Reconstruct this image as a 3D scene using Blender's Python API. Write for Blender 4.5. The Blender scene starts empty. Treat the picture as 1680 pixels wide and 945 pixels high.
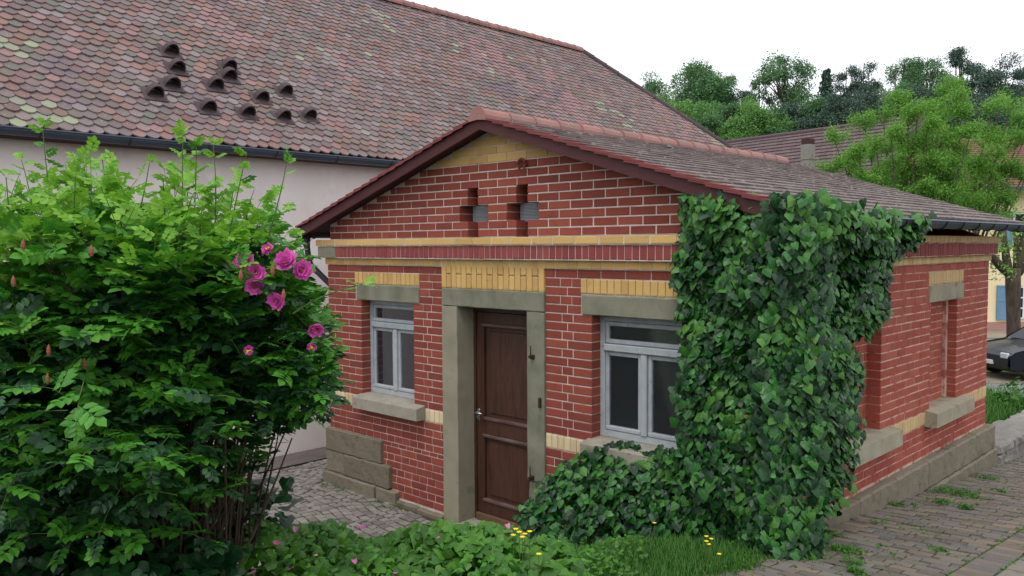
import bpy, math, random
import numpy as np
from mathutils import Matrix, Vector
R = random.Random(7); NR = np.random.RandomState(5)
S = bpy.context.scene
COL = S.collection
# ------------------------------------------------------------------ camera
CAM = np.array([8.3149, -5.5614, 1.664]); YAW, PITCH, ROLL, FPX = -0.7658, -0.0498, -0.0052, 1379.65
FW = np.array([math.sin(YAW)*math.cos(PITCH), math.cos(YAW)*math.cos(PITCH), math.sin(PITCH)])
_r = np.array([math.cos(YAW), -math.sin(YAW), 0.0]); _u = np.cross(_r, FW)
RT = _r*math.cos(ROLL)+_u*math.sin(ROLL); UP = -_r*math.sin(ROLL)+_u*math.cos(ROLL)
cd = bpy.data.cameras.new('camera'); cam = bpy.data.objects.new('camera', cd); COL.objects.link(cam)
cd.sensor_width = 36.0; cd.lens = FPX/1680*36.0; cd.clip_end = 3000; cd.clip_start = 0.05
m = Matrix.Identity(4)
for i in range(3):
    m[i][0] = RT[i]; m[i][1] = UP[i]; m[i][2] = -FW[i]; m[i][3] = CAM[i]
cam.matrix_world = m; S.camera = cam
def at(px, D, py=None, z=None):      # a point at view distance D on the sight line through a pixel of the 1680x945 photograph
    p = CAM+D*(FW+RT*(px-840)/FPX+(UP*(472.5-py)/FPX if py is not None else 0))
    if z is not None: p = np.array([p[0], p[1], z])
    return p
def proj(P):
    e = P-CAM; d = e@FW
    return 840+FPX*(e@RT)/d, 472.5-FPX*(e@UP)/d, d
# ------------------------------------------------------------------ world, sun, exposure
W = bpy.data.worlds.new('World'); S.world = W; W.use_nodes = True
nt = W.node_tree; nt.nodes.clear()
sky = nt.nodes.new('ShaderNodeTexSky'); sky.sky_type = 'NISHITA'; sky.sun_disc = False
SEL, SAZ = math.radians(62), math.radians(160)
sky.sun_elevation = SEL; sky.sun_rotation = SAZ; sky.dust_density = 4.0; sky.air_density = 1.0; sky.ozone_density = 1.0
hs = nt.nodes.new('ShaderNodeHueSaturation'); hs.inputs['Saturation'].default_value = 0.12
mx = nt.nodes.new('ShaderNodeMix'); mx.data_type = 'RGBA'; mx.inputs[0].default_value = 0.65
mx.inputs[7].default_value = (10.4, 10.7, 11.5, 1)          # an even bright cloud layer over the sky
bg = nt.nodes.new('ShaderNodeBackground'); bg.inputs[1].default_value = 0.125
wo = nt.nodes.new('ShaderNodeOutputWorld')
nt.links.new(sky.outputs[0], hs.inputs['Color']); nt.links.new(hs.outputs[0], mx.inputs[6])
nt.links.new(mx.outputs[2], bg.inputs[0]); nt.links.new(bg.outputs[0], wo.inputs[0])
sl = bpy.data.lights.new('sun', 'SUN'); sl.energy = 0.9; sl.angle = math.radians(25); sl.color = (1, .98, .95)
sun = bpy.data.objects.new('sun', sl); COL.objects.link(sun)
sv = Vector((math.sin(SAZ)*math.cos(SEL), math.cos(SAZ)*math.cos(SEL), math.sin(SEL)))
sun.rotation_euler = sv.to_track_quat('Z', 'Y').to_euler(); sun.location = (8, -8, 20)
S.view_settings.view_transform = 'Standard'; S.view_settings.look = 'None'
S.view_settings.exposure = 0.34; S.view_settings.gamma = 1.0
# ------------------------------------------------------------------ materials
def lin(c):
    return tuple(((v/255)/12.92 if v/255 <= .04045 else ((v/255+.055)/1.055)**2.4) for v in c)
def mat(name, cols, rough=.85, rnd=.6, ns=6.0, bump=.25, bs=60.0, trans=0.0, spec=.35, coat=0, metal=0.0, spots=None, streak=None, stretch=(1, 1, 1)):
    """cols: sRGB colours of the thing itself, mixed by a random value per piece and by noise in world space"""
    M = bpy.data.materials.new(name); M.use_nodes = True; t = M.node_tree; N = t.nodes; L = t.links
    b = N['Principled BSDF']; b.inputs['Roughness'].default_value = rough
    b.inputs['Specular IOR Level'].default_value = spec; b.inputs['Metallic'].default_value = metal
    if coat: b.inputs['Coat Weight'].default_value = coat
    g = N.new('ShaderNodeNewGeometry'); oi = N.new('ShaderNodeObjectInfo')
    mp = N.new('ShaderNodeMapping'); mp.inputs['Scale'].default_value = stretch; L.new(g.outputs['Position'], mp.inputs[0])
    ad = N.new('ShaderNodeMath'); ad.operation = 'ADD'; L.new(g.outputs['Random Per Island'], ad.inputs[0]); L.new(oi.outputs['Random'], ad.inputs[1])
    fr = N.new('ShaderNodeMath'); fr.operation = 'FRACT'; L.new(ad.outputs[0], fr.inputs[0])
    no = N.new('ShaderNodeTexNoise'); no.inputs['Scale'].default_value = ns; no.inputs['Detail'].default_value = 5; L.new(mp.outputs[0], no.inputs[0])
    m1 = N.new('ShaderNodeMix'); m1.inputs[0].default_value = rnd; L.new(no.outputs[0], m1.inputs[2]); L.new(fr.outputs[0], m1.inputs[3])
    cr = N.new('ShaderNodeValToRGB'); e = cr.color_ramp.elements
    n = len(cols)
    lo, hi = (.0, 1.) if rnd > .4 else (.3, .7)
    while len(e) < n: e.new(.5)
    for i, c in enumerate(cols):
        e[i].position = lo+(hi-lo)*i/max(1, n-1) if n > 1 else 0; e[i].color = (*lin(c), 1)
    L.new(m1.outputs[0], cr.inputs[0]); out = cr.outputs[0]
    for sp in (spots or []):      # (colour, noise scale, threshold, width)
        n2 = N.new('ShaderNodeTexNoise'); n2.inputs['Scale'].default_value = sp[1]; n2.inputs['Detail'].default_value = 6; n2.inputs['Roughness'].default_value = .65
        L.new(mp.outputs[0], n2.inputs[0])
        mr = N.new('ShaderNodeMapRange'); mr.inputs[1].default_value = sp[2]; mr.inputs[2].default_value = sp[2]+sp[3]; L.new(n2.outputs[0], mr.inputs[0])
        mm = N.new('ShaderNodeMix'); mm.data_type = 'RGBA'; L.new(mr.outputs[0], mm.inputs[0]); L.new(out, mm.inputs[6]); mm.inputs[7].default_value = (*lin(sp[0]), 1)
        out = mm.outputs[2]
    L.new(out, b.inputs['Base Color'])
    if bump:
        n3 = N.new('ShaderNodeTexNoise'); n3.inputs['Scale'].default_value = bs; n3.inputs['Detail'].default_value = 4; L.new(mp.outputs[0], n3.inputs[0])
        bp = N.new('ShaderNodeBump'); bp.inputs['Strength'].default_value = bump; bp.inputs['Distance'].default_value = .01
        L.new(n3.outputs[0], bp.inputs['Height']); L.new(bp.outputs[0], b.inputs['Normal'])
    if trans:
        tr = N.new('ShaderNodeBsdfTranslucent'); L.new(out, tr.inputs[0]); ms = N.new('ShaderNodeMixShader'); ms.inputs[0].default_value = trans
        L.new(b.outputs[0], ms.inputs[1]); L.new(tr.outputs[0], ms.inputs[2]); L.new(ms.outputs[0], N['Material Output'].inputs[0])
    return M
M = {}
M['brick'] = mat('red_brick', [(110, 50, 40), (130, 60, 48), (144, 69, 55), (120, 56, 47), (140, 69, 53), (154, 82, 66)], .8, .75, 3, .35, 90, spots=[((96, 56, 50), 7, .56, .2), ((150, 104, 96), 14, .66, .12), ((84, 58, 52), 1.4, .62, .16)])
M['brick_side'] = mat('red_brick_weathered', [(136, 62, 50), (154, 73, 58), (162, 84, 68), (146, 68, 56), (168, 96, 76)], .85, .65, 4, .4, 90, spots=[((120, 62, 56), 9, .56, .2), ((186, 128, 112), 18, .64, .1)])
M['yellow'] = mat('yellow_brick', [(196, 158, 92), (206, 170, 104), (186, 150, 92), (212, 176, 112)], .7, .75, 3, .2, 80, spots=[((150, 118, 78), 10, .6, .2)])
M['pale'] = mat('pale_brick', [(206, 186, 144), (216, 200, 160), (190, 166, 122), (222, 208, 176)], .8, .8, 3, .2, 80)
M['yellow_side'] = mat('weathered_yellow_brick', [(188, 160, 112), (198, 172, 124), (178, 148, 104)], .8, .75, 3, .2, 80, spots=[((176, 132, 96), 8, .56, .2)])
M['soldier'] = mat('cornice_red_brick', [(124, 56, 54), (134, 62, 60), (146, 72, 68)], .7, .8, 3, .2, 80)
M['mortar'] = mat('lime_mortar', [(186, 170, 158), (212, 200, 190)], .95, .0, 9, .3, 120, spots=[((146, 130, 116), 2.2, .58, .14)])
M['mortar_side'] = mat('side_mortar', [(184, 150, 134), (204, 176, 158)], .95, .0, 12, .3, 120, spots=[((150, 88, 76), 6, .48, .12)])
M['stone_green'] = mat('green_sandstone', [(104, 106, 90), (122, 122, 104), (134, 132, 114)], .9, .1, 5, .3, 90, spots=[((92, 88, 72), 4, .6, .15)])
M['stone'] = mat('grey_sandstone', [(132, 126, 108), (148, 142, 122), (158, 152, 132)], .9, .15, 6, .3, 90, spots=[((112, 104, 86), 5, .58, .15)])
M['plinth'] = mat('rough_sandstone', [(96, 88, 74), (112, 104, 88), (122, 114, 98), (104, 94, 80)], .95, .5, 5, .9, 22, spots=[((84, 76, 62), 6, .56, .15), ((112, 110, 76), 3, .6, .1)])
M['sill'] = mat('stone_sill', [(128, 122, 110), (146, 140, 126), (154, 148, 134)], .9, .2, 7, .3, 90, spots=[((108, 102, 92), 10, .6, .15)])
M['jamb'] = mat('door_jamb_stone', [(128, 124, 104), (142, 136, 116), (150, 144, 124)], .9, .1, 3, .25, 110, spots=[((116, 118, 100), 3, .58, .12)])
M['verge'] = mat('painted_verge_board', [(72, 36, 38), (84, 44, 45)], .6, .2, 5, .15, 40, stretch=(1, 6, 6))
M['soffit'] = mat('soffit_boards', [(58, 30, 32), (70, 38, 38)], .8, .5, 6, .2, 60)
M['gutter'] = mat('zinc_gutter', [(66, 74, 88), (80, 88, 102)], .42, .2, 3, .05, 30, metal=.35)
M['pipe'] = mat('dark_downpipe', [(40, 36, 42), (50, 46, 52)], .5, .2, 4, .05, 30)
M['ridge'] = mat('ridge_tile', [(146, 106, 100), (156, 112, 104), (136, 98, 94), (152, 120, 114)], .85, .6, 5, .4, 60, spots=[((128, 112, 98), 7, .52, .12), ((176, 160, 140), 22, .62, .08)])
M['tile_small'] = mat('small_roof_tile', [(98, 86, 84), (110, 98, 94), (122, 110, 106), (104, 92, 90)], .9, .8, 3, .5, 70, spots=[((160, 150, 146), 11, .57, .08), ((70, 58, 58), 3, .55, .15)])
M['tile_edge'] = mat('verge_tile', [(112, 56, 54), (124, 64, 60), (104, 54, 54)], .8, .7, 6, .3, 60)
M['tile_barn'] = mat('barn_roof_tile', [(92, 74, 72), (114, 84, 78), (104, 95, 94), (122, 106, 106), (102, 101, 94), (128, 98, 90), (130, 119, 120), (110, 88, 86), (138, 108, 100), (114, 107, 106)], .9, .72, .7, .5, 50,
                     spots=[((146, 104, 100), 1.3, .6, .12), ((104, 92, 98), .9, .58, .12), ((158, 160, 136), 2.2, .70, .05), ((156, 150, 142), 26, .63, .06)])
M['tile_pink'] = mat('barn_tile_bright', [(132, 104, 104), (142, 110, 108), (128, 102, 104)], .85, .7, 2, .4, 50)
M['tile_moss'] = mat('barn_tile_lichen', [(128, 130, 116), (140, 144, 120), (122, 122, 116)], .95, .7, 4, .5, 40)
M['vent'] = mat('roof_vent_tile', [(70, 58, 62), (82, 70, 72)], .85, .6, 8, .3, 60)
M['render'] = mat('pink_render', [(224, 212, 208), (234, 224, 220)], .95, .0, 2, .2, 50, spots=[((206, 192, 188), 1.1, .55, .2), ((212, 204, 196), 7, .62, .12)])
M['dark'] = mat('dark_interior', [(34, 34, 40), (44, 44, 50)], .95, 0, 3, 0)
M['room'] = mat('grey_room_plaster', [(120, 122, 134), (132, 134, 146)], .95, 0, 3, 0)
M['frame'] = mat('blue_grey_window_paint', [(144, 151, 156), (158, 164, 168), (168, 172, 174)], .6, .2, 9, .2, 60, spots=[((176, 182, 184), 24, .6, .06), ((96, 104, 112), 12, .62, .1)])
M['door'] = mat('stained_door_wood', [(54, 34, 25), (70, 44, 32), (84, 54, 40)], .5, .1, 7, .25, 30, stretch=(3, 3, .35), spots=[((44, 26, 24), 7, .56, .15)])
M['door_mould'] = mat('door_moulding', [(70, 48, 44), (88, 66, 62), (104, 84, 80)], .6, .1, 12, .2, 40, stretch=(.4, 1, 1))
M['doorstep'] = mat('worn_wooden_threshold', [(92, 66, 50), (108, 80, 62)], .9, .2, 6, .3, 40)
M['metal'] = mat('brushed_metal', [(170, 170, 172), (186, 186, 188)], .3, .2, 5, 0, metal=.9)
M['iron'] = mat('rusty_iron', [(50, 34, 30), (66, 42, 36)], .8, .2, 20, .4, 90)
M['mesh'] = mat('grey_wire_mesh', [(120, 126, 130), (136, 142, 146)], .6, .2, 5, 0)
M['rusty'] = mat('terracotta_ring', [(132, 66, 50), (118, 56, 44)], .8, .3, 8, .2)
M['paver'] = mat('clinker_paver', [(98, 92, 85), (112, 102, 92), (96, 92, 92), (110, 104, 94), (88, 82, 76), (122, 108, 92), (116, 98, 88)], .9, .75, 3, .4, 60, spots=[((94, 88, 76), 5, .56, .15), ((164, 154, 142), 14, .66, .08)])
M['paver_big'] = mat('square_paver', [(102, 96, 98), (114, 104, 98), (96, 96, 102), (124, 114, 104), (112, 112, 110)], .9, .85, 3, .3, 60, spots=[((104, 98, 92), 7, .6, .15)])
M['joint'] = mat('mossy_joint', [(58, 54, 40), (70, 74, 44), (84, 78, 62)], 1, .0, 5, .5, 40)
M['sett'] = mat('granite_sett', [(118, 114, 110), (136, 130, 124), (104, 98, 94), (150, 144, 138)], .85, .8, 5, .6, 50, spots=[((86, 80, 74), 8, .56, .15)])
M['sett_joint'] = mat('sett_joint_soil', [(58, 48, 42), (72, 60, 50), (66, 68, 46)], 1, 0, 6, .5, 40)
M['apron'] = mat('worn_asphalt', [(92, 84, 82), (108, 100, 98)], .95, 0, 2.5, .4, 110, spots=[((78, 68, 64), 2, .54, .15)])
M['soil'] = mat('soil_and_grass', [(44, 48, 26), (54, 66, 30), (66, 62, 40)], 1, 0, 3, .6, 20)
M['meadow'] = mat('rough_grass_ground', [(58, 84, 34), (74, 100, 42), (88, 104, 52)], 1, 0, .6, .5, 8)
M['road'] = mat('asphalt_road', [(120, 120, 122), (132, 132, 134)], .95, 0, .8, .3, 40)
M['gravel'] = mat('gravel_verge', [(128, 116, 100), (146, 134, 116)], 1, 0, 2, .4, 30)
M['ivy'] = mat('ivy_leaf', [(10, 36, 18), (16, 50, 22), (26, 68, 26), (20, 54, 28), (38, 86, 32)], .36, .9, 12, .25, 60, trans=.12, spec=.32)  # darkened further: deep shadow between the leaves is put into the colour
M['ivy_mid'] = mat('green_ivy_leaf', [(36, 90, 28), (50, 108, 34), (42, 98, 42), (72, 126, 42)], .36, .9, 12, .25, 60, trans=.16, spec=.4)  # brightened so the light and shade contrast sits in the leaf colour
M['ivy_young'] = mat('young_ivy_leaf', [(58, 110, 36), (78, 130, 46), (68, 118, 54), (92, 140, 58)], .5, .9, 12, .2, 60, trans=.25, spec=.4)  # young growth, brightened further to paint in contrast with the shaded leaves
M['cover'] = mat('ground_cover_leaf', [(40, 84, 16), (58, 108, 20), (76, 128, 28), (46, 94, 28), (96, 140, 52)], .5, .9, 12, .2, 60, trans=.22, spec=.4)
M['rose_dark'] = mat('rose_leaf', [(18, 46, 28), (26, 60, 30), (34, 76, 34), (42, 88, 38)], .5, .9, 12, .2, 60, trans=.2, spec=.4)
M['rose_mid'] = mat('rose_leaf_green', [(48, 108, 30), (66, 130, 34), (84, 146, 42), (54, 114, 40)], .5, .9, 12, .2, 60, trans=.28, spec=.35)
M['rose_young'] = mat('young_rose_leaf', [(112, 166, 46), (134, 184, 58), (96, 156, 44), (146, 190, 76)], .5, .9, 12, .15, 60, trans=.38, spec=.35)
M['stem'] = mat('woody_stem', [(52, 38, 32), (66, 50, 40), (80, 64, 50)], .85, .5, 20, .4, 60)
M['stem_green'] = mat('green_stem', [(66, 88, 40), (84, 104, 50)], .7, .5, 20, .2, 60)
M['petal'] = mat('magenta_petal', [(200, 62, 160), (214, 82, 176), (228, 116, 196), (188, 50, 146)], .6, .7, 30, .1, 80, trans=.3)
M['petal_pale'] = mat('fallen_pink_petal', [(206, 96, 160), (220, 140, 184)], .6, .7, 30, .1, 80, trans=.3)
M['gold'] = mat('yellow_petal', [(226, 200, 24), (238, 214, 40)], .7, .7, 30, .1, 80)
M['bud'] = mat('rose_bud', [(150, 76, 70), (128, 84, 60)], .7, .5, 30, .1, 80)
M['grass'] = mat('grass_blade', [(46, 90, 28), (62, 112, 36), (78, 124, 44), (54, 98, 38)], .6, .9, 12, .1, 60, trans=.25)
M['bark'] = mat('rough_bark', [(58, 48, 42), (76, 64, 56), (92, 80, 70)], .95, .1, 14, .9, 24, stretch=(1, 1, .3))
M['bark_pale'] = mat('pale_bark', [(78, 72, 60), (98, 92, 78)], .95, .1, 12, .6, 24)
M['bright'] = mat('bright_tree_leaf', [(96, 150, 56), (116, 168, 66), (134, 180, 80), (104, 156, 70)], .6, .9, 3, 0, trans=.35)
M['far_green'] = mat('broadleaf_far', [(74, 112, 72), (90, 130, 82), (104, 144, 90), (84, 124, 86)], .8, .9, 1, 0, trans=.25)  # hill foliage brightened in the colour instead of real haze
M['far_lime'] = mat('broadleaf_light', [(96, 142, 72), (112, 156, 84), (124, 166, 92)], .8, .9, 1, 0, trans=.25)  # light green foliage, also brightened to paint in distance haze
M['far_dark'] = mat('conifer_far', [(64, 86, 78), (76, 100, 86), (88, 112, 92), (70, 92, 84)], .85, .9, 1, 0, trans=.1)  # conifer tone lightened: distance haze is painted into the colour
M['brown_tile'] = mat('brown_roof_tiles', [(84, 68, 72), (96, 80, 82), (106, 90, 90)], .9, .6, 1, .3, 10)
M['red_tile'] = mat('old_red_roof_tiles', [(132, 96, 84), (146, 108, 94)], .9, .6, 1, .3, 10)
M['cream'] = mat('cream_render', [(226, 206, 164), (232, 214, 176)], .95, 0, 1, .1, 40)
M['base_pink'] = mat('pinkish_wall_base', [(158, 122, 112), (168, 132, 120)], .95, 0, 2, .1, 40)
M['shutter'] = mat('blue_shutter', [(96, 132, 158), (108, 144, 168)], .7, .4, 4, .1, 30)
M['white'] = mat('white_paint', [(214, 216, 220), (222, 224, 228)], .6, .2, 4, 0)
M['carpaint'] = mat('dark_blue_car_paint', [(14, 18, 30), (18, 24, 38)], .35, .1, 4, 0, spec=.35, coat=.25)
M['tyre'] = mat('tyre_rubber', [(24, 24, 26), (32, 32, 34)], .85, .2, 10, .2, 40)
M['lamp'] = mat('lamp_glass', [(196, 200, 208), (210, 214, 220)], .15, .2, 10, 0)
M['cap_stone'] = mat('weathered_wall_stone', [(104, 100, 96), (124, 120, 114), (140, 136, 130), (92, 86, 80)], .95, .6, 5, .8, 25, spots=[((84, 92, 60), 4, .58, .12)])
def glass(name, tint, rough=.02, refl=1.0):
    G = bpy.data.materials.new(name); G.use_nodes = True; t = G.node_tree; N = t.nodes; L = t.links; N.clear()
    o = N.new('ShaderNodeOutputMaterial'); ms = N.new('ShaderNodeMixShader'); tr = N.new('ShaderNodeBsdfTransparent'); tr.inputs[0].default_value = (*tint, 1)
    gl = N.new('ShaderNodeBsdfGlossy'); gl.inputs['Roughness'].default_value = rough; gl.inputs[0].default_value = (refl, refl, refl, 1)
    no = N.new('ShaderNodeTexNoise'); no.inputs['Scale'].default_value = 2.5
    bp = N.new('ShaderNodeBump'); bp.inputs['Strength'].default_value = .05; L.new(no.outputs[0], bp.inputs['Height']); L.new(bp.outputs[0], gl.inputs['Normal'])
    fr = N.new('ShaderNodeFresnel'); fr.inputs[0].default_value = 1.75
    df = N.new('ShaderNodeBsdfDiffuse'); df.inputs[0].default_value = (.33, .37, .46, 1); m0 = N.new('ShaderNodeMixShader'); m0.inputs[0].default_value = .05  # blue-grey dust film, also painting in the reflections the panes lack
    L.new(tr.outputs[0], m0.inputs[1]); L.new(df.outputs[0], m0.inputs[2]); L.new(fr.outputs[0], ms.inputs[0]); L.new(m0.outputs[0], ms.inputs[1]); L.new(gl.outputs[0], ms.inputs[2]); L.new(ms.outputs[0], o.inputs[0])
    return G
M['glass'] = glass('window_glass', (.72, .76, .8), .03)
# ------------------------------------------------------------------ helpers
def tag(o, label=None, cat=None, group=None, kind=None):
    if label: o['label'] = label
    if cat: o['category'] = cat
    if group: o['group'] = group
    if kind: o['kind'] = kind
    return o
def setparent(o, parent):
    if parent is not None:
        o.parent = parent
        q = parent; T = Matrix.Identity(4)
        while q is not None:
            T = q['_l'] @ T if False else T; q = q.parent
        o.matrix_parent_inverse = WM[parent.name].inverted()
WM = {}
def link(o, parent=None, mw=None):
    COL.objects.link(o)
    mw = mw if mw is not None else Matrix.Identity(4)
    if parent is not None:
        o.parent = parent; o.matrix_parent_inverse = WM[parent.name].inverted()
    o.matrix_basis = mw; WM[o.name] = mw
    return o
def empty(name, loc, label, cat, group=None, rz=0):
    o = bpy.data.objects.new(name, None); o.empty_display_size = .2
    mw = Matrix.Translation(Vector([float(v) for v in loc])) @ Matrix.Rotation(rz, 4, 'Z')
    link(o, None, mw); tag(o, label, cat, group); return o
def npmesh(name, V, Fc, material, smooth=False):
    """V (n,3); Fc list of tuples or (m,k) array"""
    me = bpy.data.meshes.new(name); V = np.asarray(V, dtype=np.float32)
    if isinstance(Fc, np.ndarray):
        lt = np.full(len(Fc), Fc.shape[1], dtype=np.int32); lv = Fc.astype(np.int32).ravel()
    else:
        lt = np.array([len(f) for f in Fc], dtype=np.int32); lv = np.array([i for f in Fc for i in f], dtype=np.int32)
    me.vertices.add(len(V)); me.vertices.foreach_set('co', V.ravel())
    me.loops.add(len(lv)); me.loops.foreach_set('vertex_index', lv)
    ls = np.concatenate(([0], np.cumsum(lt)[:-1])).astype(np.int32)
    me.polygons.add(len(lt)); me.polygons.foreach_set('loop_start', ls); me.polygons.foreach_set('loop_total', lt)
    me.polygons.foreach_set('use_smooth', np.full(len(lt), smooth, dtype=bool))
    me.update(calc_edges=True); me.materials.append(material); return me
class MB:
    def __init__(s): s.v = []; s.f = []
    def add(s, V, Fc):
        k = len(s.v); s.v += [tuple(p) for p in V]; s.f += [tuple(i+k for i in f) for f in Fc]; return s
    def box(s, x0, x1, y0, y1, z0, z1):
        return s.add([(x0, y0, z0), (x1, y0, z0), (x1, y1, z0), (x0, y1, z0), (x0, y0, z1), (x1, y0, z1), (x1, y1, z1), (x0, y1, z1)],
                     [(0, 3, 2, 1), (4, 5, 6, 7), (0, 1, 5, 4), (1, 2, 6, 5), (2, 3, 7, 6), (3, 0, 4, 7)])
    def cbox(s, x0, x1, y0, y1, z0, z1, c=.006):      # box with all edges chamfered
        V = []; 
        for sx, X, dx in ((0, x0, c), (1, x1, -c)):
            for sy, Y, dy in ((0, y0, c), (1, y1, -c)):
                for sz, Z, dz in ((0, z0, c), (1, z1, -c)):
                    V += [(X, Y+dy, Z+dz), (X+dx, Y, Z+dz), (X+dx, Y+dy, Z)]
        def i(a, b, d, k): return (a*4+b*2+d)*3+k
        F_ = [(i(0,0,0,0), i(0,0,1,0), i(0,1,1,0), i(0,1,0,0)), (i(1,0,0,0), i(1,1,0,0), i(1,1,1,0), i(1,0,1,0)),
              (i(0,0,0,1), i(1,0,0,1), i(1,0,1,1), i(0,0,1,1)), (i(0,1,0,1), i(0,1,1,1), i(1,1,1,1), i(1,1,0,1)),
              (i(0,0,0,2), i(0,1,0,2), i(1,1,0,2), i(1,0,0,2)), (i(0,0,1,2), i(1,0,1,2), i(1,1,1,2), i(0,1,1,2))]
        for a in (0, 1):
            for b in (0, 1):
                F_.append((i(a,b,0,0), i(a,b,1,0), i(a,b,1,1), i(a,b,0,1)))
                F_.append((i(a,0,b,0), i(a,1,b,0), i(a,1,b,2), i(a,0,b,2)))
                F_.append((i(0,a,b,1), i(1,a,b,1), i(1,a,b,2), i(0,a,b,2)))
                for d in (0, 1): F_.append((i(a,b,d,0), i(a,b,d,1), i(a,b,d,2)))
        return s.add(V, F_)
    def tube(s, pts, rad, n=8, caps=True):
        pts = [Vector(p) for p in pts]; k = len(pts); base = len(s.v)
        rad = rad if isinstance(rad, (list, tuple)) else [rad]*k
        ref = Vector((.3, .2, .93)).normalized()
        for i, p in enumerate(pts):
            t = (pts[min(i+1, k-1)]-pts[max(i-1, 0)]).normalized()
            a = t.cross(ref)
            if a.length < .1: a = t.cross(Vector((1, 0, 0)))
            a.normalize(); b = t.cross(a)
            for j in range(n):
                th = 2*math.pi*j/n; q = p+(a*math.cos(th)+b*math.sin(th))*rad[i]; s.v.append(tuple(q))
        for i in range(k-1):
            for j in range(n):
                j2 = (j+1) % n; s.f.append((base+i*n+j, base+i*n+j2, base+(i+1)*n+j2, base+(i+1)*n+j))
        if caps:
            s.f.append(tuple(base+j for j in range(n))[::-1]); s.f.append(tuple(base+(k-1)*n+j for j in range(n)))
        return s
    def prism(s, prof, y0, y1):          # profile in x,z extruded along y
        n = len(prof); V = [(x, y0, z) for x, z in prof]+[(x, y1, z) for x, z in prof]
        return s.add(V, [tuple(range(n)), tuple(range(2*n-1, n-1, -1))]+[(i, i+n, (i+1) % n+n, (i+1) % n) for i in range(n)])
    def build(s, name, material, parent=None, smooth=False, mw=None):
        me = npmesh(name, s.v, s.f, M[material] if isinstance(material, str) else material, smooth)
        # consistent normals
        o = bpy.data.objects.new(name, me)
        link(o, parent, mw if mw is not None else Matrix.Identity(4)); return o
def instance(T, mats):
    V, Fc = T; V = np.asarray(V, dtype=np.float64); n = len(V)
    Vh = np.concatenate([V, np.ones((n, 1))], 1)
    out = np.einsum('nij,vj->nvi', mats[:, :3, :], Vh).reshape(-1, 3)
    N = len(mats)
    if len(set(len(f) for f in Fc)) == 1:
        F0 = np.array(Fc); Fa = (F0[None]+(np.arange(N)*n)[:, None, None]).reshape(-1, F0.shape[1]); return out, Fa
    Fs = []
    for k in range(N): Fs += [tuple(i+k*n for i in f) for f in Fc]
    return out, Fs
def many(name, T, mats, material, parent=None, cap=0, rest=None, weight=None, rest_tag=None, smooth=False, size=1.0):
    """the cap pieces that show largest become objects sharing one mesh, the rest one joined mesh"""
    mats = np.asarray(mats, dtype=np.float64)
    if len(mats) == 0: return []
    P = mats[:, :3, 3]; e = P-CAM; d = e@FW; x = 840+FPX*(e@RT)/np.maximum(d, .1); y = 472.5-FPX*(e@UP)/np.maximum(d, .1)
    sc = size*np.cbrt(np.abs(np.linalg.det(mats[:, :3, :3])))/np.maximum(d, .1)
    inf = (d > .1) & (x > -10) & (x < 1690) & (y > -10) & (y < 955)
    score = sc*inf*(1 if weight is None else weight)
    order = np.argsort(-score); n1 = min(cap, int((score > 0).sum()))
    objs = []
    mt = M[material] if isinstance(material, str) else material
    if n1:
        me = npmesh(name, T[0], T[1] if not (len(set(len(f) for f in T[1])) == 1) else np.array(T[1]), mt, smooth)
        for i in order[:n1]:
            o = bpy.data.objects.new(name, me); link(o, parent, Matrix(mats[i].tolist())); objs.append(o)
    rs = order[n1:]
    if len(rs):
        V, Fc = instance(T, mats[rs]); o = bpy.data.objects.new(rest or name, npmesh(rest or name, V, Fc, mt, smooth)); link(o, parent)
        o['kind'] = 'stuff'
        if rest_tag: tag(o, *rest_tag)
    return objs
def unit_brick(cx=.02, cz=.07, cy=.04):
    """unit block 0..1 in x and z, face at y=0 with a chamfer, back at y=1"""
    V = [(0, 1, 0), (1, 1, 0), (1, 1, 1), (0, 1, 1), (0, cy, 0), (1, cy, 0), (1, cy, 1), (0, cy, 1), (cx, 0, cz), (1-cx, 0, cz), (1-cx, 0, 1-cz), (cx, 0, 1-cz)]
    return V, [(0, 3, 2, 1), (0, 1, 5, 4), (1, 2, 6, 5), (2, 3, 7, 6), (3, 0, 4, 7), (4, 5, 9, 8), (5, 6, 10, 9), (6, 7, 11, 10), (7, 4, 8, 11), (8, 9, 10, 11)]
UB = unit_brick()
def bmat(x0, z0, w, h, y, dep, side=None):
    """matrix for a block whose face looks to -y; side=X puts it on a wall at x=X looking to +x"""
    j = R.uniform(-.0015, .0015)
    mm = np.array([[w, 0, 0, x0], [0, dep, 0, y+j], [0, 0, h, z0], [0, 0, 0, 1.]])
    a = R.uniform(-.004, .004); mm[2, 0] = w*a
    if side is not None:
        rot = np.array([[0, -1, 0, side], [1, 0, 0, 0], [0, 0, 1, 0], [0, 0, 0, 1.]])
        mm = rot@mm
    return mm
def smooth(a, b, x):
    t = np.clip((x-a)/(b-a), 0, 1); return t*t*(3-2*t)
c = .077; JT = .011; WX = 5.53; WY = 5.352; SD = .132     # course height, joint, wall sizes, soldier height
def rooft(x): return 2.835-.3125*abs(x-2.765)              # top of the small roof's deck
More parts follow.
